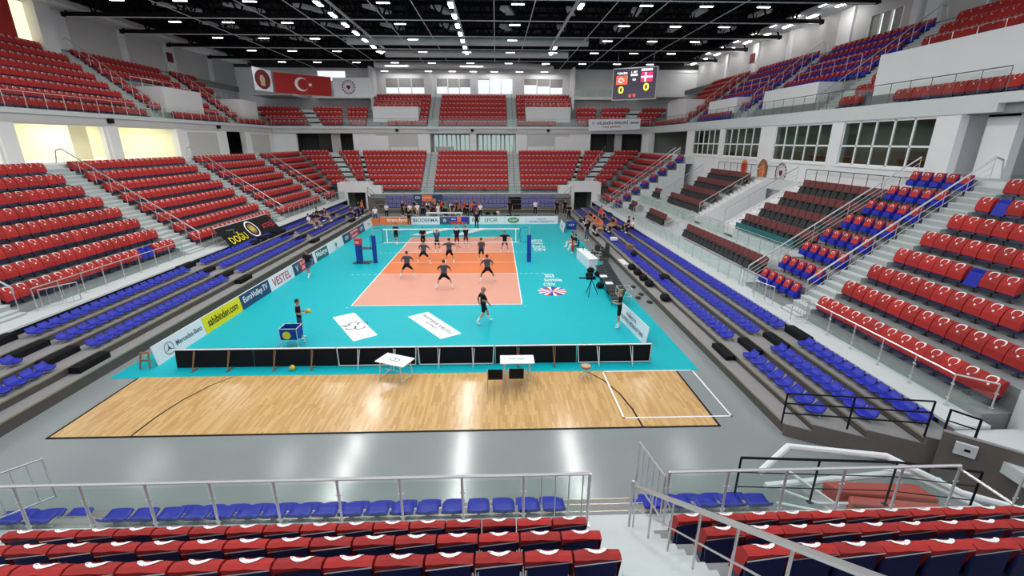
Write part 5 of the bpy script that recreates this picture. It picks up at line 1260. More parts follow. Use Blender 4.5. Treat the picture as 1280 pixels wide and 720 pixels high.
# black equipment under the banner
for i, y in enumerate((1.0, 2.1, 3.3, 4.3, 5.3)):
    tag(MB().bb(-14.5,-13.95,y-.4,y+.4,1.205,1.45+.1*(i%2)).build('black_drum_bag', M['blk'], bevel=.06), 'black bag under the supporters banner, %s from the near end' % ordw(i+1), 'bag', 'black bags under the banner')
t = thing('scoreboard', 'large electronic scoreboard hanging at the far right under the roof', 'scoreboard', (17.2,27.5,13))
o = Vector((17.2,27.5,12.98)); r = Vector((4.75,-2.0,.05)).normalized(); u = Vector((0,0,1)); W_ = 5.15; H_ = 3.55
MB().slab(o, r, u, W_, H_, .8).build('cabinet', M['lampbody'], t)
scr = mat('screen_dark', (.02,.015,.03), .3, emis=1.2); MB().slab(o+r*.12+u*.12+r.cross(u)*.01, r, u, W_-.24, H_-.24, .005).build('screen', scr, t)
sw = mat('screen_white', (1,1,1), .4, emis=1.6); sr = mat('screen_red', (.95,.10,.05), .4, emis=1.3); sy = mat('screen_yellow', (1,.9,.05), .4, emis=1.5); sm = mat('screen_magenta', (.8,.02,.12), .4, emis=1.2)
q = .02; n_ = r.cross(u)
MB().slab(o+r*.45+u*1.75+n_*q, r, u, 1.3, .95, .004).build('left_flag', sr, t); MB().slab(o+r*3.3+u*1.95+n_*q, r, u, 1.3, 1.0, .004).build('right_flag', sm, t)
MB().slab(o+r*3.3+u*2.38+n_*(q+.006), r, u, 1.3, .16, .004).slab(o+r*3.72+u*1.95+n_*(q+.006), r, u, .16, 1.0, .004).build('white_cross', sw, t)
s = MB(); arc_on(s, o, r, u, 1.0, 2.2, .27, .7, 5.6, .09, q+.008); s.ball(o+r*1.3+u*2.2+n_*(q+.01), .07, 0, 6, 4); s.build('small_crescent', sw, t)
text('TÜRKİYE', o+r*.5+u*2.85, r, u, 1.2, .28, sw, t, off=.03); text('DENMARK', o+r*3.3+u*3.1, r, u, 1.3, .26, sw, t, off=.03)
text('1. SET', o+r*2.15+u*2.95, r, u, .7, .2, sw, t, off=.03); text('00:00', o+r*2.1+u*2.6, r, u, .8, .28, sw, t, off=.03); text('0-0', o+r*2.35+u*2.1, r, u, .35, .26, sw, t, off=.03)
text('0', o+r*.75+u*.75, r, u, .62, .8, sy, t, off=.03, name='digit'); text('0', o+r*3.65+u*.95, r, u, .62, .85, sy, t, off=.03, name='digit')
text('0', o+r*2.0+u*.3, r, u, .3, .38, sr, t, off=.03, name='digit'); text('0', o+r*2.5+u*.32, r, u, .3, .38, sr, t, off=.03, name='digit')
MB().tube(o+r*.5+u*H_, o+r*.5+u*(H_+4), .02).tube(o+r*4.6+u*H_, o+r*4.6+u*(H_+4), .02).build('hanging_cable', M['darksteel'], t)
# wall emblems and discs on the right
def disc(name, label, cat, c, R_, mats):
    t = thing(name, label, cat, c); c = Vector(c); o = c; r = Vector((0,-1,0)); u = Vector((0,0,1)); n_ = r.cross(u)
    s = MB(); s.add([c]+[c+r*R_*.8*math.cos(2*PI*i/28)+u*R_*math.sin(2*PI*i/28) for i in range(28)], [(0,1+i,1+(i+1)%28) for i in range(28)]); s.v = [(x-.03,y,z) for x,y,z in s.v]; s.build('disc', M[mats[0]], t)
    s = MB(); s.add([c-Vector((.045,0,0))]+[c-Vector((.045,0,0))+r*R_*.5*math.cos(2*PI*i/20)+u*R_*.62*math.sin(2*PI*i/20) for i in range(20)], [(0,1+i,1+(i+1)%20) for i in range(20)]); s.build('inner_field', M[mats[1]], t)
    return t
disc('round_sign', 'small round red sign with a white letter on the right wall', 'sign', (24.02,7.3,6.2), .62, ('orange','redt')); 
disc('round_sign', 'round brown portrait disc on the right wall, right of the red sign', 'sign', (24.02,4.5,6.1), .85, ('wood','orange'))
t = thing('wall_emblem', 'thin ring of emblems painted on the white wall below the windows', 'wall emblem', (24.0,2.1,6.05)); ring_emblem(t, Vector((24.03,2.1,6.05)), Vector((0,-1,0)), Vector((0,0,1)), 0, 0, .6, .01)
for nm, x, y, z, r in (('left','-34.08',27.0,17.3,1),('right','32.78',25.4,17.4,-1)):
    x = float(x); t = thing('wall_sign', 'dark red square sign on a white pillar of the %s upper wall' % nm, 'sign', (x,y,z)); MB().bb(x+.02*r if r>0 else x-.06, x+.22 if r>0 else x, y-.5,y+.5,z-.5,z+.5).build('panel', M['maroonc'], t)
tag(MB().slab((-33.8,7.2,13.4),(0,1,0),(0,0,1),2.0,5.6,.03).build('red_hanging_flag', M['red']), 'edge of a red flag on the upper left wall', 'flag')
# speakers under the balcony
for x, y, lab in ((-26.3,6.4,'small black speaker between the two bright left openings'),(-10.0,33.0,'small black speaker under the far balcony, left'),(0,33.0,'small black speaker under the far balcony, middle'),(10.2,33.0,'small round black speaker under the far balcony, right'),(-26.3,20.6,'small black speaker on the left balcony by the dark doorway')):
    tag(MB().bb(x-.18,x+.18,y-.25 if x > -20 else y-.2, y if x > -20 else y+.2, 9.5,9.85).build('speaker', M['black'], bevel=.03), lab, 'speaker')
# ------------------------------------------------------------ folded basketball hoop at the right
t = thing('folded_basketball_hoop', 'folded white portable basketball hoop with red padding behind the right railing', 'basketball hoop', (11,-23.4,0))
MB().prism([(10.2,-23.1),(12.6,-23.3),(13.2,-24.2),(10.5,-24.1)], .05, .5).build('base', M['lampbody'], t, bevel=.03)
for a in (((10.55,-23.3),(12.6,-23.45),(12.7,-23.95),(10.7,-23.65)),((10.8,-23.75),(12.6,-24.05),(12.4,-24.3),(10.7,-24.0))): MB().prism(list(a), .5, .85).build('red_padding', M['pinkred'], t, bevel=.05)
for pts in ([(9.3,-22.9,.75),(10.1,-22.6,1.25),(12.3,-22.9,1.15),(13.2,-23.9,.95),(14,-24.3,.9)],[(9.3,-23.2,.65),(12.6,-23.15,.9),(13.4,-24.2,.8)]):
    MB().path(pts, .075, n=8).build('arm', M['white'], t)
for pts in ([(9.4,-23.1,.6),(10.3,-23.6,.5),(10.9,-23.9,.75)],[(9.9,-23.0,.9),(10.6,-23.8,.6)],[(9.5,-23.4,.35),(10.6,-23.9,.45)],[(13.2,-23.4,.9),(12.0,-23.2,1.05)]):
    MB().path(pts, .03).build('brace', M['white'], t)
# ------------------------------------------------------------ team area on the right
def officechair(label, cx, cy, rz):
    t = thing('office_chair', label, 'office chair', (cx,cy,0)); T = Matrix.Translation((cx,cy,0))@Matrix.Rotation(rz,4,'Z')
    def tr(b): b.v = [tuple(T@Vector(v)) for v in b.v]; return b
    tr(MB().bb(-.25,.25,-.22,.25,.44,.52)).build('seat', M['vgrey'], t, bevel=.03); tr(MB().bb(-.24,.24,-.3,-.23,.58,1.05)).build('backrest', M['vgrey'], t, bevel=.03)
    for sx in (-1,1): tr(MB().bb(sx*.27-.02,sx*.27+.02,-.15,.12,.66,.69).bb(sx*.27-.015,sx*.27+.015,-.03,.0,.48,.66)).build('armrest', M['black'], t)
    s = MB(); s.tube((0,0,.06),(0,0,.44),.03)
    for k_ in range(5): a = k_*1.257; s.tube((0,0,.1),(.3*math.cos(a),.3*math.sin(a),.06),.02); s.ball((.3*math.cos(a),.3*math.sin(a),.035),.03,0,6,4)
    tr(s).build('star_base', M['black'], t)
for i, (x, y, a, l) in enumerate([(10.55,-1.4,2.6,'office chair with wheels, nearest of the group by the white table'),(10.3,.6,2.2,'office chair farthest from the court side of the white table'),(10.9,.2,2.0,'office chair behind the nearest wheeled one'),(11.1,1.2,1.8,'office chair right of the white table, farthest one')]): officechair('black '+l, x, y, a)
t = thing('officials_table', 'white covered officials table at the right edge of the mat', 'table', (9.45,-1.2,0))
MB().prism([(9.0,.9),(9.6,1.0),(9.95,-2.3),(9.3,-2.4)], .72, .76).build('table_top', M['white'], t)
MB().prism([(9.02,.85),(9.08,.85),(9.36,-2.35),(9.3,-2.35)], .02, .72).prism([(9.3,-2.36),(9.9,-2.26),(9.9,-2.2),(9.3,-2.3)], .02, .72).build('white_cover', M['boardw'], t)
for i, (x, y) in enumerate([(9.4,.4),(9.55,-.3),(9.6,-1.0)]):
    t = thing('bottle', 'small bottle on the officials table, %s from the far end' % ordw(i+1), 'bottle', (x,y,.76)); MB().tube((x,y,.762),(x,y,.95),.035,n=8).tube((x,y,.95),(x,y,1.0),.015,n=6).build('body', M['white' if i else 'black'], t)
bench = thing('team_bench', 'row of joined grey team chairs along the right edge of the mat', 'team bench', (9.9,-5,0))
for i in range(11):
    y = -3.1-i*.62; x = 9.85-i*.05
    MB().bb(x-.22,x+.25,y-.27,y+.27,.42,.47).add([(x+.25,y-.26,.5),(x+.25,y+.26,.5),(x+.4,y+.26,.95),(x+.4,y-.26,.95),(x+.29,y-.26,.5),(x+.29,y+.26,.5),(x+.44,y+.26,.95),(x+.44,y-.26,.95)],[(0,1,2,3),(7,6,5,4),(3,2,6,7),(0,3,7,4),(1,5,6,2)]).build('chair_shell', M['vgrey'], bench)
    MB().tube((x-.18,y,.42),(x-.18,y,.02),.014).tube((x+.22,y,.42),(x+.22,y,.02),.014).build('leg', M['darksteel'], bench)
def bag(label, x, y, z, sx=.28, sy=.2, sz=.22, m='blk', group='black sports bags'):
    t = thing('sports_bag', label, 'bag', (x,y,z), group)
    MB().ball((x,y,z+sz*.72), 1, 0, 10, 7, (sx,sy,sz*.75)).build('body', M[m], t, smooth=True)
    MB().path([(x-sx*.5,y,z+sz*1.3),(x-sx*.2,y+.02,z+sz*1.7),(x+sx*.2,y+.02,z+sz*1.7),(x+sx*.5,y,z+sz*1.3)], .014).build('handle', M['black'], t)
for i, (x, y) in enumerate([(11.85,-3.5),(11.85,-4.75),(11.84,-5.95),(11.82,-7.1),(11.84,-9.6)]): bag('black round bag on the lowest right stand tread, %s from the far end' % ordw(i+1), x, y, .354, .26, .34, .26)
bag('black bag lying on the blue seats above the lowest tread bags', 12.75, -6.9, .78, .3, .42, .14)
bag('black bag on the blue seats beside the cardboard box', 12.6, -1.3, .78, .26, .38, .14)
for i, (x, y) in enumerate([(9.3,-3.0),(9.0,-4.1),(9.6,-3.9),(9.75,-4.9),(9.2,-6.3),(9.55,-7.4)]): bag('dark team bag beside the grey team chairs, %s from the far end' % ordw(i+1), x, y, .012, .25, .22, .24, 'blk', 'dark team bags by the chairs')
for i, y in enumerate((-5.6,-7.0)): tag(MB().bb(9.35,9.75,y-.2,y+.2,.475,.56).build('folded_shirt', M['whitec'], bevel=.02), ['white folded shirt on a grey team chair, farther one','white folded shirt on a grey team chair, nearer one'][i], 'shirt')
tag(MB().prism([(12.55,.1),(13.0,.15),(13.0,.55),(12.55,.5)], .80, 1.15).build('cardboard_box', M['wood']), 'brown cardboard box standing on the right blue seats', 'box')
tag(MB().prism([(12.2,3.4),(12.7,3.4),(12.7,3.9),(12.2,3.9)], .80, 1.0).build('white_cushion', M['whitec']), 'white cushion lying on the right blue seats', 'cushion')
tag(MB().bb(11.6,12.0,-2.4,-1.0,.358,.40).build('white_towel', M['whitec']), 'white towel spread on the lowest right tread', 'towel')
for i, (x, y) in enumerate([(11.2,-6.2),(11.25,-7.6),(11.3,-8.9),(10.9,-8.2)]): tag(MB().ball((x,y,.06), 1, 0, 8, 6, (.16,.2,.055)).build('grey_shoe', M['vgrey'], smooth=True), 'grey shoe on the floor by the right stand, %s from the far end' % ordw(i+1), 'shoe', 'grey shoes on the floor')
t = thing('camera_tripod', 'black video camera on a low tripod pointing left from the bench', 'camera', (8.35,-7.6,0))
MB().bb(8.1,8.6,-7.7,-7.5,.95,1.1).build('camera_body', M['black'], t); MB().tube((7.7,-7.6,1.02),(8.1,-7.6,1.02),.04,n=10).build('lens', M['black'], t)
for a in (0,2.1,4.2): MB().tube((8.4,-7.6,.95),(8.4+.4*math.cos(a),-7.6+.4*math.sin(a),.02),.02).build('tripod_leg', M['black'], t)
t = thing('hand_cart', 'grey wire cart behind the player holding a camera', 'cart', (9.7,-9.0,0))
MB().path([(9.5,-9.3,.9),(10.2,-9.3,.9),(10.2,-8.7,.9),(9.5,-8.7,.9),(9.5,-9.3,.9)], .016).path([(9.5,-9.3,.5),(10.2,-9.3,.5),(10.2,-8.7,.5),(9.5,-8.7,.5),(9.5,-9.3,.5)], .016).build('basket', M['duct'], t)
for x in (9.5,10.2):
    for y in (-9.3,-8.7): MB().tube((x,y,.02),(x,y,.9),.014).build('leg', M['duct'], t)
for i, (x, y) in enumerate([(3.0,22.9),(3.9,22.8)]): bag('black bag on the far floor behind the boards, %s' % ['left one','right one'][i], x-.9, y-.4, 0, .35, .25, .18)
for i, x in enumerate((4.55,5.4)): tag(MB().bb(x-.3,x+.3,17.9,18.4,.0,.55).build('black_case', M['blk'], bevel=.05), 'black padded case behind the far boards, %s' % ['left one','right one'][i], 'case')
t = thing('interview_backdrop', 'navy and orange sponsor backdrop behind the crowd at the far end', 'backdrop', (-5,23,0))
MB().bb(-6.6,-3.2,22.9,22.98,.05,2.3).build('panel', M['navyb'], t); MB().bb(-5.6,-4.4,22.86,22.9,1.5,2.25).bb(-4.4,-4.0,22.86,22.9,1.2,1.8).build('orange_field', M['orange'], t)
text('CEV', (-6.4,22.89,1.8), (1,0,0), (0,0,1), .6, .3, M['white'], t); text('EuroVolley', (-5.5,22.85,1.8), (1,0,0), (0,0,1), 1.0, .25, M['white'], t)
for i, x in enumerate((-1.6,)): tag(MB().bb(-4.6,-.6,18.6,19.3,.70,.76).bb(-4.5,-4.4,18.7,19.2,0,.7).bb(-.8,-.7,18.7,19.2,0,.7).build('long_table', M['white']), 'long white table behind the far boards in front of the crowd', 'table')
t = thing('blue_side_table', 'small blue covered table at the far right corner of the mat', 'table', (10.5,13,0)); MB().bb(10.1,11.0,12.6,13.4,.0,.75).build('cover', M['postblue'], t, bevel=.02); text('CEV', (10.2,12.59,.35), (1,0,0), (0,0,1), .6, .2, M['white'], t)
# ------------------------------------------------------------ people
POSES = {}
J0 = dict(pelvis=(0,0,.98,.135), belly=(0,.01,1.12,.12), chest=(0,.01,1.34,.145), neckb=(0,-.01,1.50,.07), neck=(0,.0,1.57,.052),
  shL=(-.19,0,1.45,.07), elL=(-.25,-.03,1.17,.045), wrL=(-.27,.06,.93,.030), haL=(-.27,.09,.86,.034),
  shR=(.19,0,1.45,.07), elR=(.25,-.03,1.17,.045), wrR=(.27,.06,.93,.030), haR=(.27,.09,.86,.034),
  hpL=(-.105,0,.92,.098), knL=(-.12,.03,.52,.062), anL=(-.13,-.02,.10,.042), toL=(-.15,.15,.045,.040),
  hpR=(.105,0,.92,.098), knR=(.12,.03,.52,.062), anR=(.13,-.02,.10,.042), toR=(.15,.15,.045,.040), head=(0,.03,1.69,0))
BON = [('pelvis','belly'),('belly','chest'),('chest','neckb'),('neckb','neck'),('chest','shL'),('shL','elL'),('elL','wrL'),('wrL','haL'),('chest','shR'),('shR','elR'),('elR','wrR'),('wrR','haR'),
  ('pelvis','hpL'),('hpL','knL'),('knL','anL'),('anL','toL'),('pelvis','hpR'),('hpR','knR'),('knR','anR'),('anR','toR')]
def pose(name, **kw):
    d = dict(J0)
    for k_, v_ in kw.items(): d[k_] = (*v_, J0[k_][3])
    POSES[name] = d
def shifted(dz, dy, keys, base=None):
    b = dict(base or J0); return {k_: (b[k_][0], b[k_][1]+dy, b[k_][2]+dz) for k_ in keys}
UP = ['belly','chest','neckb','neck','shL','shR','head']
pose('stand')
pose('armsfront', elL=(-.24,.05,1.2), wrL=(-.14,.25,1.2), haL=(-.08,.3,1.2), elR=(.24,.05,1.2), wrR=(.14,.25,1.2), haR=(.08,.3,1.2))
pose('walk', knL=(-.11,.2,.55), anL=(-.12,.25,.13), toL=(-.13,.42,.07), knR=(.11,-.03,.53), anR=(.12,-.3,.17), toR=(.13,-.16,.05), elL=(-.25,-.14,1.2), wrL=(-.26,-.1,.95), haL=(-.26,-.08,.88), elR=(.25,.1,1.2), wrR=(.25,.22,1.0), haR=(.25,.27,.94))
d = shifted(-.14,.10,UP); d.update(pelvis=(0,-.06,.84), hpL=(-.12,-.06,.79), hpR=(.12,-.06,.79), knL=(-.33,.14,.49), anL=(-.44,-.02,.10), toL=(-.5,.15,.045), knR=(.33,.14,.49), anR=(.44,-.02,.10), toR=(.5,.15,.045),
  elL=(-.38,.18,1.1), wrL=(-.35,.38,.96), haL=(-.33,.45,.93), elR=(.38,.18,1.1), wrR=(.35,.38,.96), haR=(.33,.45,.93)); pose('ready', **d)
d = shifted(-.05,.05,UP); d.update(pelvis=(0,-.02,.93), hpL=(-.11,-.02,.87), hpR=(.11,-.02,.87), knL=(-.22,.12,.50), anL=(-.26,-.06,.10), toL=(-.3,.11,.045), knR=(.22,.1,.50), anR=(.3,-.05,.10), toR=(.34,.12,.045),
  elL=(-.47,.03,1.27), wrL=(-.68,.1,1.14), haL=(-.74,.13,1.1), elR=(.47,.03,1.27), wrR=(.68,.1,1.14), haR=(.74,.13,1.1)); pose('armsout', **d)
d = dict(elL=(-.2,.08,1.72), wrL=(-.15,.18,1.98), haL=(-.14,.2,2.06), elR=(.2,.08,1.72), wrR=(.15,.18,1.98), haR=(.14,.2,2.06), knL=(-.13,-.02,.55), anL=(-.14,-.18,.16), toL=(-.15,-.08,.05), knR=(.13,.08,.55), anR=(.14,-.04,.12), toR=(.15,.12,.05)); pose('armsup', **d)
d = shifted(-.5,0,UP+['elL','wrL','haL','elR','wrR','haR']); d.update(pelvis=(0,0,.50), hpL=(-.105,.02,.47), hpR=(.105,.02,.47), knL=(-.14,.44,.50), anL=(-.15,.50,.10), toL=(-.16,.66,.045), knR=(.14,.44,.50), anR=(.15,.50,.10), toR=(.16,.66,.045),
  elL=(-.26,.08,.72), wrL=(-.18,.3,.6), haL=(-.12,.36,.58), elR=(.26,.08,.72), wrR=(.18,.3,.6), haR=(.12,.36,.58)); pose('sit', **d)
def evalbody(nm):
    d = POSES[nm]; keys = [k_ for k_ in d if k_ != 'head']
    me = bpy.data.meshes.new('tmp'); me.from_pydata([d[k_][:3] for k_ in keys], [(keys.index(a), keys.index(b)) for a, b in BON], [])
    ob = bpy.data.objects.new('tmp', me); COL.objects.link(ob)
    mo = ob.modifiers.new('s', 'SKIN'); mo.use_smooth_shade = True
    if not me.skin_vertices: 
        bm = bmesh.new(); bm.from_mesh(me); bm.verts.layers.skin.verify(); bm.to_mesh(me); bm.free()
    sv = me.skin_vertices[0].data
    for i, k_ in enumerate(keys):
        r = d[k_][3]; sq = (1.25, .82) if k_ in ('chest','belly','pelvis') else (1, 1)
        sv[i].radius = (r*sq[0], r*sq[1]); sv[i].use_root = (k_ == 'pelvis')
    ss = ob.modifiers.new('ss', 'SUBSURF'); ss.levels = 1; ss.render_levels = 1
    dg = bpy.context.evaluated_depsgraph_get(); m2 = bpy.data.meshes.new_from_object(ob.evaluated_get(dg))
    V_ = [tuple(v.co) for v in m2.vertices]; F_ = [tuple(p.vertices) for p in m2.polygons]
    bpy.data.objects.remove(ob); bpy.data.meshes.remove(m2)
    # material by nearest bone: 0 skin 1 shirt 2 shorts 3 sock 4 shoe
    mi = []
    P3 = {k_: Vector(d[k_][:3]) for k_ in d}
    for f in F_:
        c = sum((Vector(V_[i]) for i in f), Vector())/len(f); best = None
        for a, b in BON:
            A_, B_ = P3[a], P3[b]; ab = B_-A_; t_ = max(0, min(1, (c-A_).dot(ab)/ab.length_squared)); dd = (c-(A_+ab*t_)).length-.3*(d[a][3]+(d[b][3]-d[a][3])*t_)
            if best is None or dd < best[0]: best = (dd, a, b, t_)
        _, a, b, t_ = best
        if b in ('belly','chest','neckb') or a == 'chest' and b.startswith('sh'): m_ = 1 if not (b == 'belly' and t_ < .35) else 2
        elif a.startswith('sh'): m_ = 1 if t_ < .65 else 0
        elif a == 'pelvis': m_ = 2
        elif a.startswith('hp'): m_ = 2 if t_ < .72 else 0
        elif a.startswith('kn'): m_ = 3 if t_ > .45 else 0
        elif a.startswith('an'): m_ = 4
        else: m_ = 0
        mi.append(m_)
    mb = MB(); mb.v = V_; mb.f = F_; mb.m = mi
    H = P3['head']
    mb.ball(H, 1, 0, 12, 10, (.078,.098,.118)); mb.ball(H+Vector((0,.1,-.01)), 1, 0, 6, 4, (.014,.022,.022))
    for sx in (-1,1): mb.ball(H+Vector((sx*.08,0,-.005)), 1, 0, 6, 4, (.012,.02,.03))
    mb.tube(P3['neck']-Vector((0,0,.06)), H-Vector((0,.01,.06)), .052, 0, 8)
    for s_, sx in (('L',-1),('R',1)):
        h_ = P3['ha'+s_]; w_ = P3['wr'+s_]; dr = (h_-w_).normalized(); side = dr.cross(Vector((0,1,0))); 
        if side.length < .1: side = Vector((1,0,0))
        side.normalize()
        for k_, (of, ln) in enumerate(((-.024,.065),(-.008,.078),(.009,.072),(.025,.055))):
            p = h_+side*of+dr*.015; q = p+dr*ln*.55; e = q+(dr*.6+Vector((0,.35,-.2))).normalized()*ln*.5
            mb.tube(p, q, .009, 0, 5, .0085); mb.tube(q, e, .0085, 0, 5, .006)
        p = h_-dr*.02+side*(.03*-sx); mb.tube(p, p+(dr*.6-side*sx*.8).normalized()*.05, .011, 0, 5, .008)
    return mb, H
BODY = {}
def person(label, pz, loc, face, shirt='blk', shorts='blk', sock='whitec', shoe='shoe', skin='skin', hair='hair', legs=None, sc=1.0, group=None, longs=False):
    """face: heading angle in degrees of the looking direction (0 = +y away from the camera, 90 = -x)"""
    if pz not in BODY: BODY[pz] = evalbody(pz)
    mb, H = BODY[pz]
    t = thing('person', label, 'person', (0,0,0), group); ROOTLOC[t.name] = Vector((0,0,0))
    lg = M[shorts] if longs else M[skin]
    b = mb.build('body', [M[skin], M[shirt], M[shorts], M[sock] if not longs else M[shorts], M[shoe]], t, smooth=True)
    if longs:
        me = b.data
        for p in me.polygons:
            if p.material_index == 0 and p.center.z < (.85 if pz != 'sit' else .52) and abs(p.center.x) < .24: p.material_index = 2
    h = MB(); 
    for c, scl in (((0,-.012,.022),(.086,.1,.108)),): h.ball(H+Vector(c), 1, 0, 12, 8, scl)
    h.v = [(x, min(y, H.y+.075+ (z-H.z)*.25), max(z, H.z-.03+max(0,(y-H.y))*.95)) for x, y, z in h.v]
    h.build('hair', M[hair], t, smooth=True)
    t.location = loc; t.rotation_euler = (0,0,math.radians(face)); t.scale = (sc, sc, sc)
    return t
G = 'volleyball players training on the court'
person('player in grey shirt, knees bent, nearest the left sideline', 'ready', (-2.45,-3.95,.016), 0, 'dgrey', 'blk', group=G, sc=1.03)
person('player in grey shirt close to the net, left of the middle', 'ready', (-1.94,-.63,.016), -10, 'dgrey', 'blk', group=G, sc=1.03)
person('player in grey shirt with arms spread near the net', 'armsout', (-.16,-.57,.016), 0, 'dgrey', 'blk', group=G, sc=1.05)
person('player in grey shirt crouching, nearest to the camera', 'ready', (.1,-6.3,.016), 0, 'dgrey', 'blk', group=G, sc=1.05)
person('player in grey shirt standing at the net, right of the middle', 'walk', (2.07,-.3,.016), 15, 'dgrey', 'blk', group=G, sc=1.0)
person('player in grey shirt lunging at the right of the near court half', 'ready', (2.58,-4.95,.016), 10, 'dgrey', 'blk', skin='skin2', group=G, sc=1.03)
person('player facing the camera with arms out by the right sideline', 'armsout', (3.77,2.84,.016), 180, 'blk', 'maroonc', group=G, sc=.98)
person('player in black walking beyond the net at the left', 'walk', (-5.19,5.97,.01), 175, 'blk', 'blk', group=G)
person('player in black facing the camera beyond the net, left of the jumper', 'armsfront', (-2.7,4.2,.016), 180, 'blk', 'blk', skin='skin', group=G)
person('player with both arms raised beyond the net, left one', 'armsup', (-1.4,2.71,.05), 170, 'navyb', 'blk', group=G)
person('player with both arms raised beyond the net, middle one', 'armsup', (0.0,4.0,.02), 190, 'blk', 'maroonc', group=G)
person('player with both arms raised beyond the net, right one', 'armsup', (.69,4.4,.02), 160, 'blk', 'maroonc', group=G)
person('bald coach in black walking behind the near baseline', 'walk', (2.5,-11.6,.01), -75, 'blk', 'blk', hair='skin2', sc=1.02).scale = (1.28, 1.2, 1.0)
person('coach in black walking in front of the far boards', 'walk', (1.22,12.31,.01), 180, 'blk', 'blk', sc=1.04, longs=True)
person('man in black holding a yellow ball behind the ball cart', 'armsfront', (-5.33,-13.15,.01), -75, 'blk', 'navyb', longs=True, sc=1.02)
ballobj('yellow volleyball held by the man at the ball cart', (-4.93,-13.02,1.27))
person('person in black walking along the left boards', 'walk', (-8.69,-3.59,.01), 170, 'blk', 'navyb', skin='skin2', sc=.98)
person('player in black with yellow-green hair standing by the white board', 'armsfront', (8.75,-12.3,.01), 70, 'blk', 'blk', hair='hairg', sock='whitec', sc=1.03)
person('person in black standing at the gap between orange and white far boards', 'armsfront', (-5.74,14.9,.01), 170, 'blk', 'blk', skin='skin', longs=True)
person('person in light blue top and jeans at the far left corner', 'stand', (-9.59,16.71,0), 200, 'whitec', 'jeans', longs=True)
person('person with fair hair and white top holding papers at far left', 'armsfront', (-9.0,19.33,0), 160, 'whitec', 'blk', hair='hair', longs=True)
person('man in black with jeans standing by the right stand steps', 'stand', (10.96,7.16,0), 200, 'blk', 'jeans', longs=True)
person('person in black and white standing at far right, left one', 'stand', (10.15,21.15,0), 180, 'blk', 'blk', longs=True)
person('person all in black standing at far right, middle one', 'stand', (11.17,21.73,0), 170, 'blk', 'blk', longs=True)
person('person in black at the far right by the stand corner', 'armsfront', (11.04,17.74,0), 180, 'blk', 'blk', longs=True)
person('person in white shirt and black trousers alone behind the far boards', 'stand', (7.67,21.51,0), 180, 'whitec', 'blk', longs=True)
person('person in black with raised arms alone before the far closed seats', 'armsfront', (0.4,22.6,0), 180, 'blk', 'blk', skin='skin', longs=True)
person('heavy person in black before the far stand steps', 'walk', (4.7,20.9,0), 175, 'blk', 'blk', longs=True, sc=1.02)
person('small child in white sitting on the far floor', 'sit', (3.3,22.4,-.32), 200, 'whitec', 'beigec', sc=.72)
GP_ = 'crowd at the far interview backdrop'
crowd = [(-8.0,21.3,'blk','blk','blonde','fair-haired person in black at the left end of the far crowd'),(-7.4,20.6,'maroonc','blk','hair','person in dark red beside the fair-haired one'),
 (-6.9,19.9,'whitec','blk','hair','person in white at the left of the far crowd'),(-6.4,21.2,'blk','blk','hair','person in black in front of the navy backdrop edge'),
 (-6.0,19.6,'whitec','beigec','hair','person in white leaning at the front of the crowd'),(-5.6,20.8,'maroonc','blk','hair','person in maroon near the backdrop'),
 (-5.2,21.9,'whitec','blk','hair','person in white directly before the orange backdrop field'),(-4.9,20.0,'blk','beigec','hair','person in black with pale trousers, middle of the crowd'),
 (-4.6,21.7,'navyb','blk','hair','person in navy before the right backdrop edge'),(-4.2,20.4,'maroonc','maroonc','hair','person in dark maroon, middle right of the crowd'),
 (-3.8,22.0,'blk','blk','hair','person in black right of the backdrop'),(-3.5,21.6,'redc','blk','hair','tall person in bright red at the backdrop right edge'),
 (-3.7,19.5,'whitec','whitec','blonde','person all in white at the front of the crowd'),(-2.9,19.9,'greenc','blk','hair','person in a green shirt with a white number'),
 (-2.4,20.6,'whitec','beigec','hair','person in white and beige right of the green shirt'),(-1.4,20.6,'wood','blk','hair','person in brown at the left of the second far group'),
 (-.9,21.3,'redc','blk','hair','person in red at the back of the second far group'),(-.5,20.2,'blk','blk','hair','person in black in the second far group'),
 (.0,20.8,'orangec','blk','hair','person in orange in the second far group'),(.3,19.8,'purplec','purplec','hair','person in purple at the front of the second far group'),
 (-6.7,22.2,'blk','blk','hair','person in black at the left backdrop edge, rear row'),(-7.7,22.0,'greenc','blk','hair','person in dark green behind the fair-haired one'),(-3.1,21.0,'blk','blk','hair','person in black behind the green shirt'),(-1.8,21.8,'maroonc','blk','hair','person in maroon at the rear of the second far group'),(-2.1,19.3,'blk','jeans','hair','person in black and jeans between both far groups'),
 (.8,21.4,'redc','blk','hair','person in red at the right of the second far group'),(1.0,19.6,'whitec','blk','hair','small person in white at the right end of the second far group')]
for i, (x, y, sh, so, ha, l) in enumerate(crowd): person(l, ['stand','armsfront','stand','walk'][i%4], (x+.35,y,0), 180+random.uniform(-50,50), sh, so, hair=ha, longs=True, group=GP_, sc=random.uniform(.93,1.02))
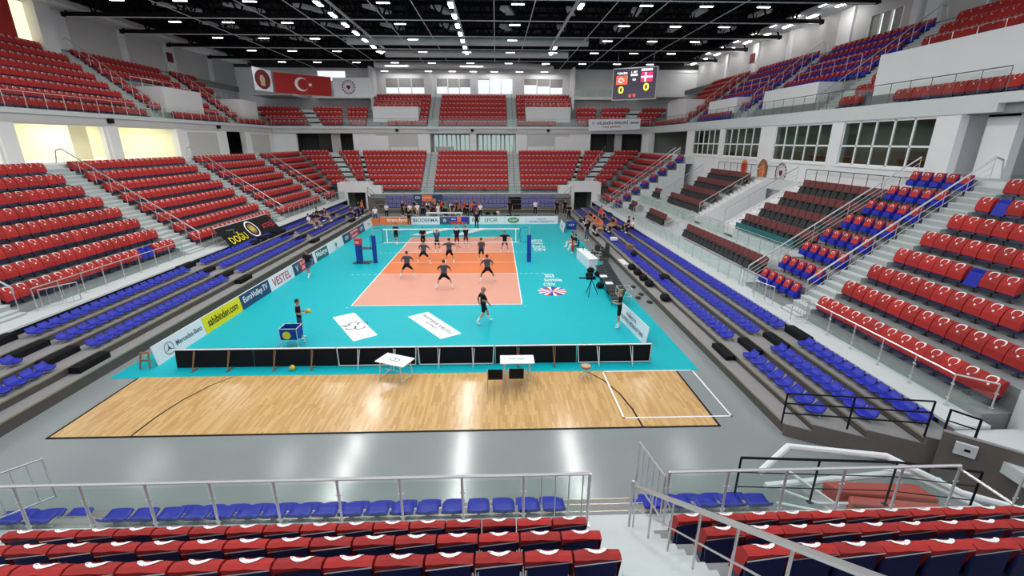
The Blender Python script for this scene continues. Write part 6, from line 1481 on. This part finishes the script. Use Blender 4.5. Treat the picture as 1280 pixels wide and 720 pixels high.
# seated on the telescopic stands
for (x, y, z, sh, so, l) in [(-13.6,8.9,.95,'whitec','beigec','person in white seated on the left stand, nearest of the group of four'),(-13.5,9.9,.95,'blk','beigec','person in black seated on the left stand, second of four'),
   (-13.7,11.2,1.2,'blk','blk','person in black seated on the left stand, third of four'),(-13.5,12.6,.95,'maroonc','beigec','person in dark red seated on the left stand, fourth of four'),(-12.2,16.3,.69,'maroonc','blk','person in black and maroon seated alone on the left stand')]:
    person(l, 'sit', (x+.2,y,z-.08), -90, sh, so, longs=True)
person('person in black standing on the left stand tread, left of the orange shirt', 'stand', (-11.55,17.6,.42), -60, 'blk', 'blk', longs=True)
person('person in orange shirt standing on the left stand tread', 'stand', (-11.5,18.8,.42), -100, 'orangec', 'blk', longs=True)
BR = [(12.5,7.9,.56,'orangec','hair'),(12.5,8.7,.56,'orangec','hair'),(12.55,9.5,.56,'redc','hair'),(12.5,10.3,.56,'orangec','hair'),(12.5,11.1,.56,'blk','hair'),(12.55,11.9,.56,'orangec','hair'),(12.5,12.9,.56,'blk','hair'),(12.5,13.8,.56,'maroonc','hair'),(13.5,7.2,.79,'redc','hair'),(13.5,8.2,.79,'blk','hair'),(13.4,11.4,.79,'blk','hair'),(13.5,12.6,.79,'navyb','hair')]
for i, (x, y, z, sh, ha) in enumerate(BR):
    person('seated spectator in %s, %s row of the right stand, %s from near end' % ({'orangec':'orange','redc':'red','blk':'black','maroonc':'maroon','navyb':'navy'}[sh], 'lower' if z < .6 else 'upper', ordw(i+1 if z < .6 else i-7)), 'sit', (x-.05,y,z-.08), 90, sh, 'blk' if i % 3 else 'beigec', hair=ha, longs=True, group='spectators on the right stand')
person('person in bright red standing on the right stand', 'stand', (12.9,10.6,.79), 120, 'redc', 'navyb', longs=True)
person('person in black leaning at the upper right stand row', 'sit', (14.4,6.6,.92), 90, 'blk', 'blk', longs=True)
person('person in white seated high on the right stand', 'sit', (14.5,5.7,.92), 90, 'whitec', 'blk', longs=True)
for i, (x, y, l) in enumerate([(9.3,4.6,'seated player with white leg sleeves at the right edge, farther one'),(9.4,3.6,'seated player with white leg sleeves at the right edge, nearer one')]):
    t = thing('folding_chair', ['black folding chair under the farther seated player','black folding chair under the nearer seated player'][i], 'chair', (x,y,0)); MB().bb(x-.2,x+.22,y-.22,y+.22,.36,.39).bb(x+.22,x+.25,y-.22,y+.22,.4,.85).build('seat', M['black'], t)
    for sx in (-.17,.19): MB().tube((x+sx,y-.2,.36),(x+sx,y-.2,.02),.012).tube((x+sx,y+.2,.36),(x+sx,y+.2,.02),.012).build('leg', M['black'], t)
    person(l, 'sit', (x,y,0.01), 95, 'blk', 'whitec', longs=True)
person('person in black and red standing beside the seated players', 'stand', (9.0,2.43,.01), 100, 'blk', 'redc', longs=True, sc=.85)

# sub-parts: prints and letterings belong to the surface that carries them
SUB = ('lettering','star_emblem','emblem','red_field','teal_field','plant_emblem','flower_emblem','oval_emblem','blue_panel','orange_panel','red_panel','crescent_and_star','oval_field','pale_figure',
       'ring_emblem','wreath_ring','round_emblem','digit','left_flag','right_flag','white_cross','small_crescent','print','scroll_emblem','ball_print','socket','blue_stripes','top_trim','orange_field')
HOST = ('screen','panel','cloth','sheet','table_top','bag','control_box','ball_skin','logo_panel','cover')
for o in list(COL.objects):
    if o.parent is None and o.type == 'EMPTY' and len(o.children):
        hosts = [c for c in o.children if c.name.split('.')[0] in HOST]
        hosts.sort(key=lambda c: HOST.index(c.name.split('.')[0]))
        if not hosts: continue
        for c in list(o.children):
            if c.name.split('.')[0] in SUB and c is not hosts[0]: c.parent = hosts[0]
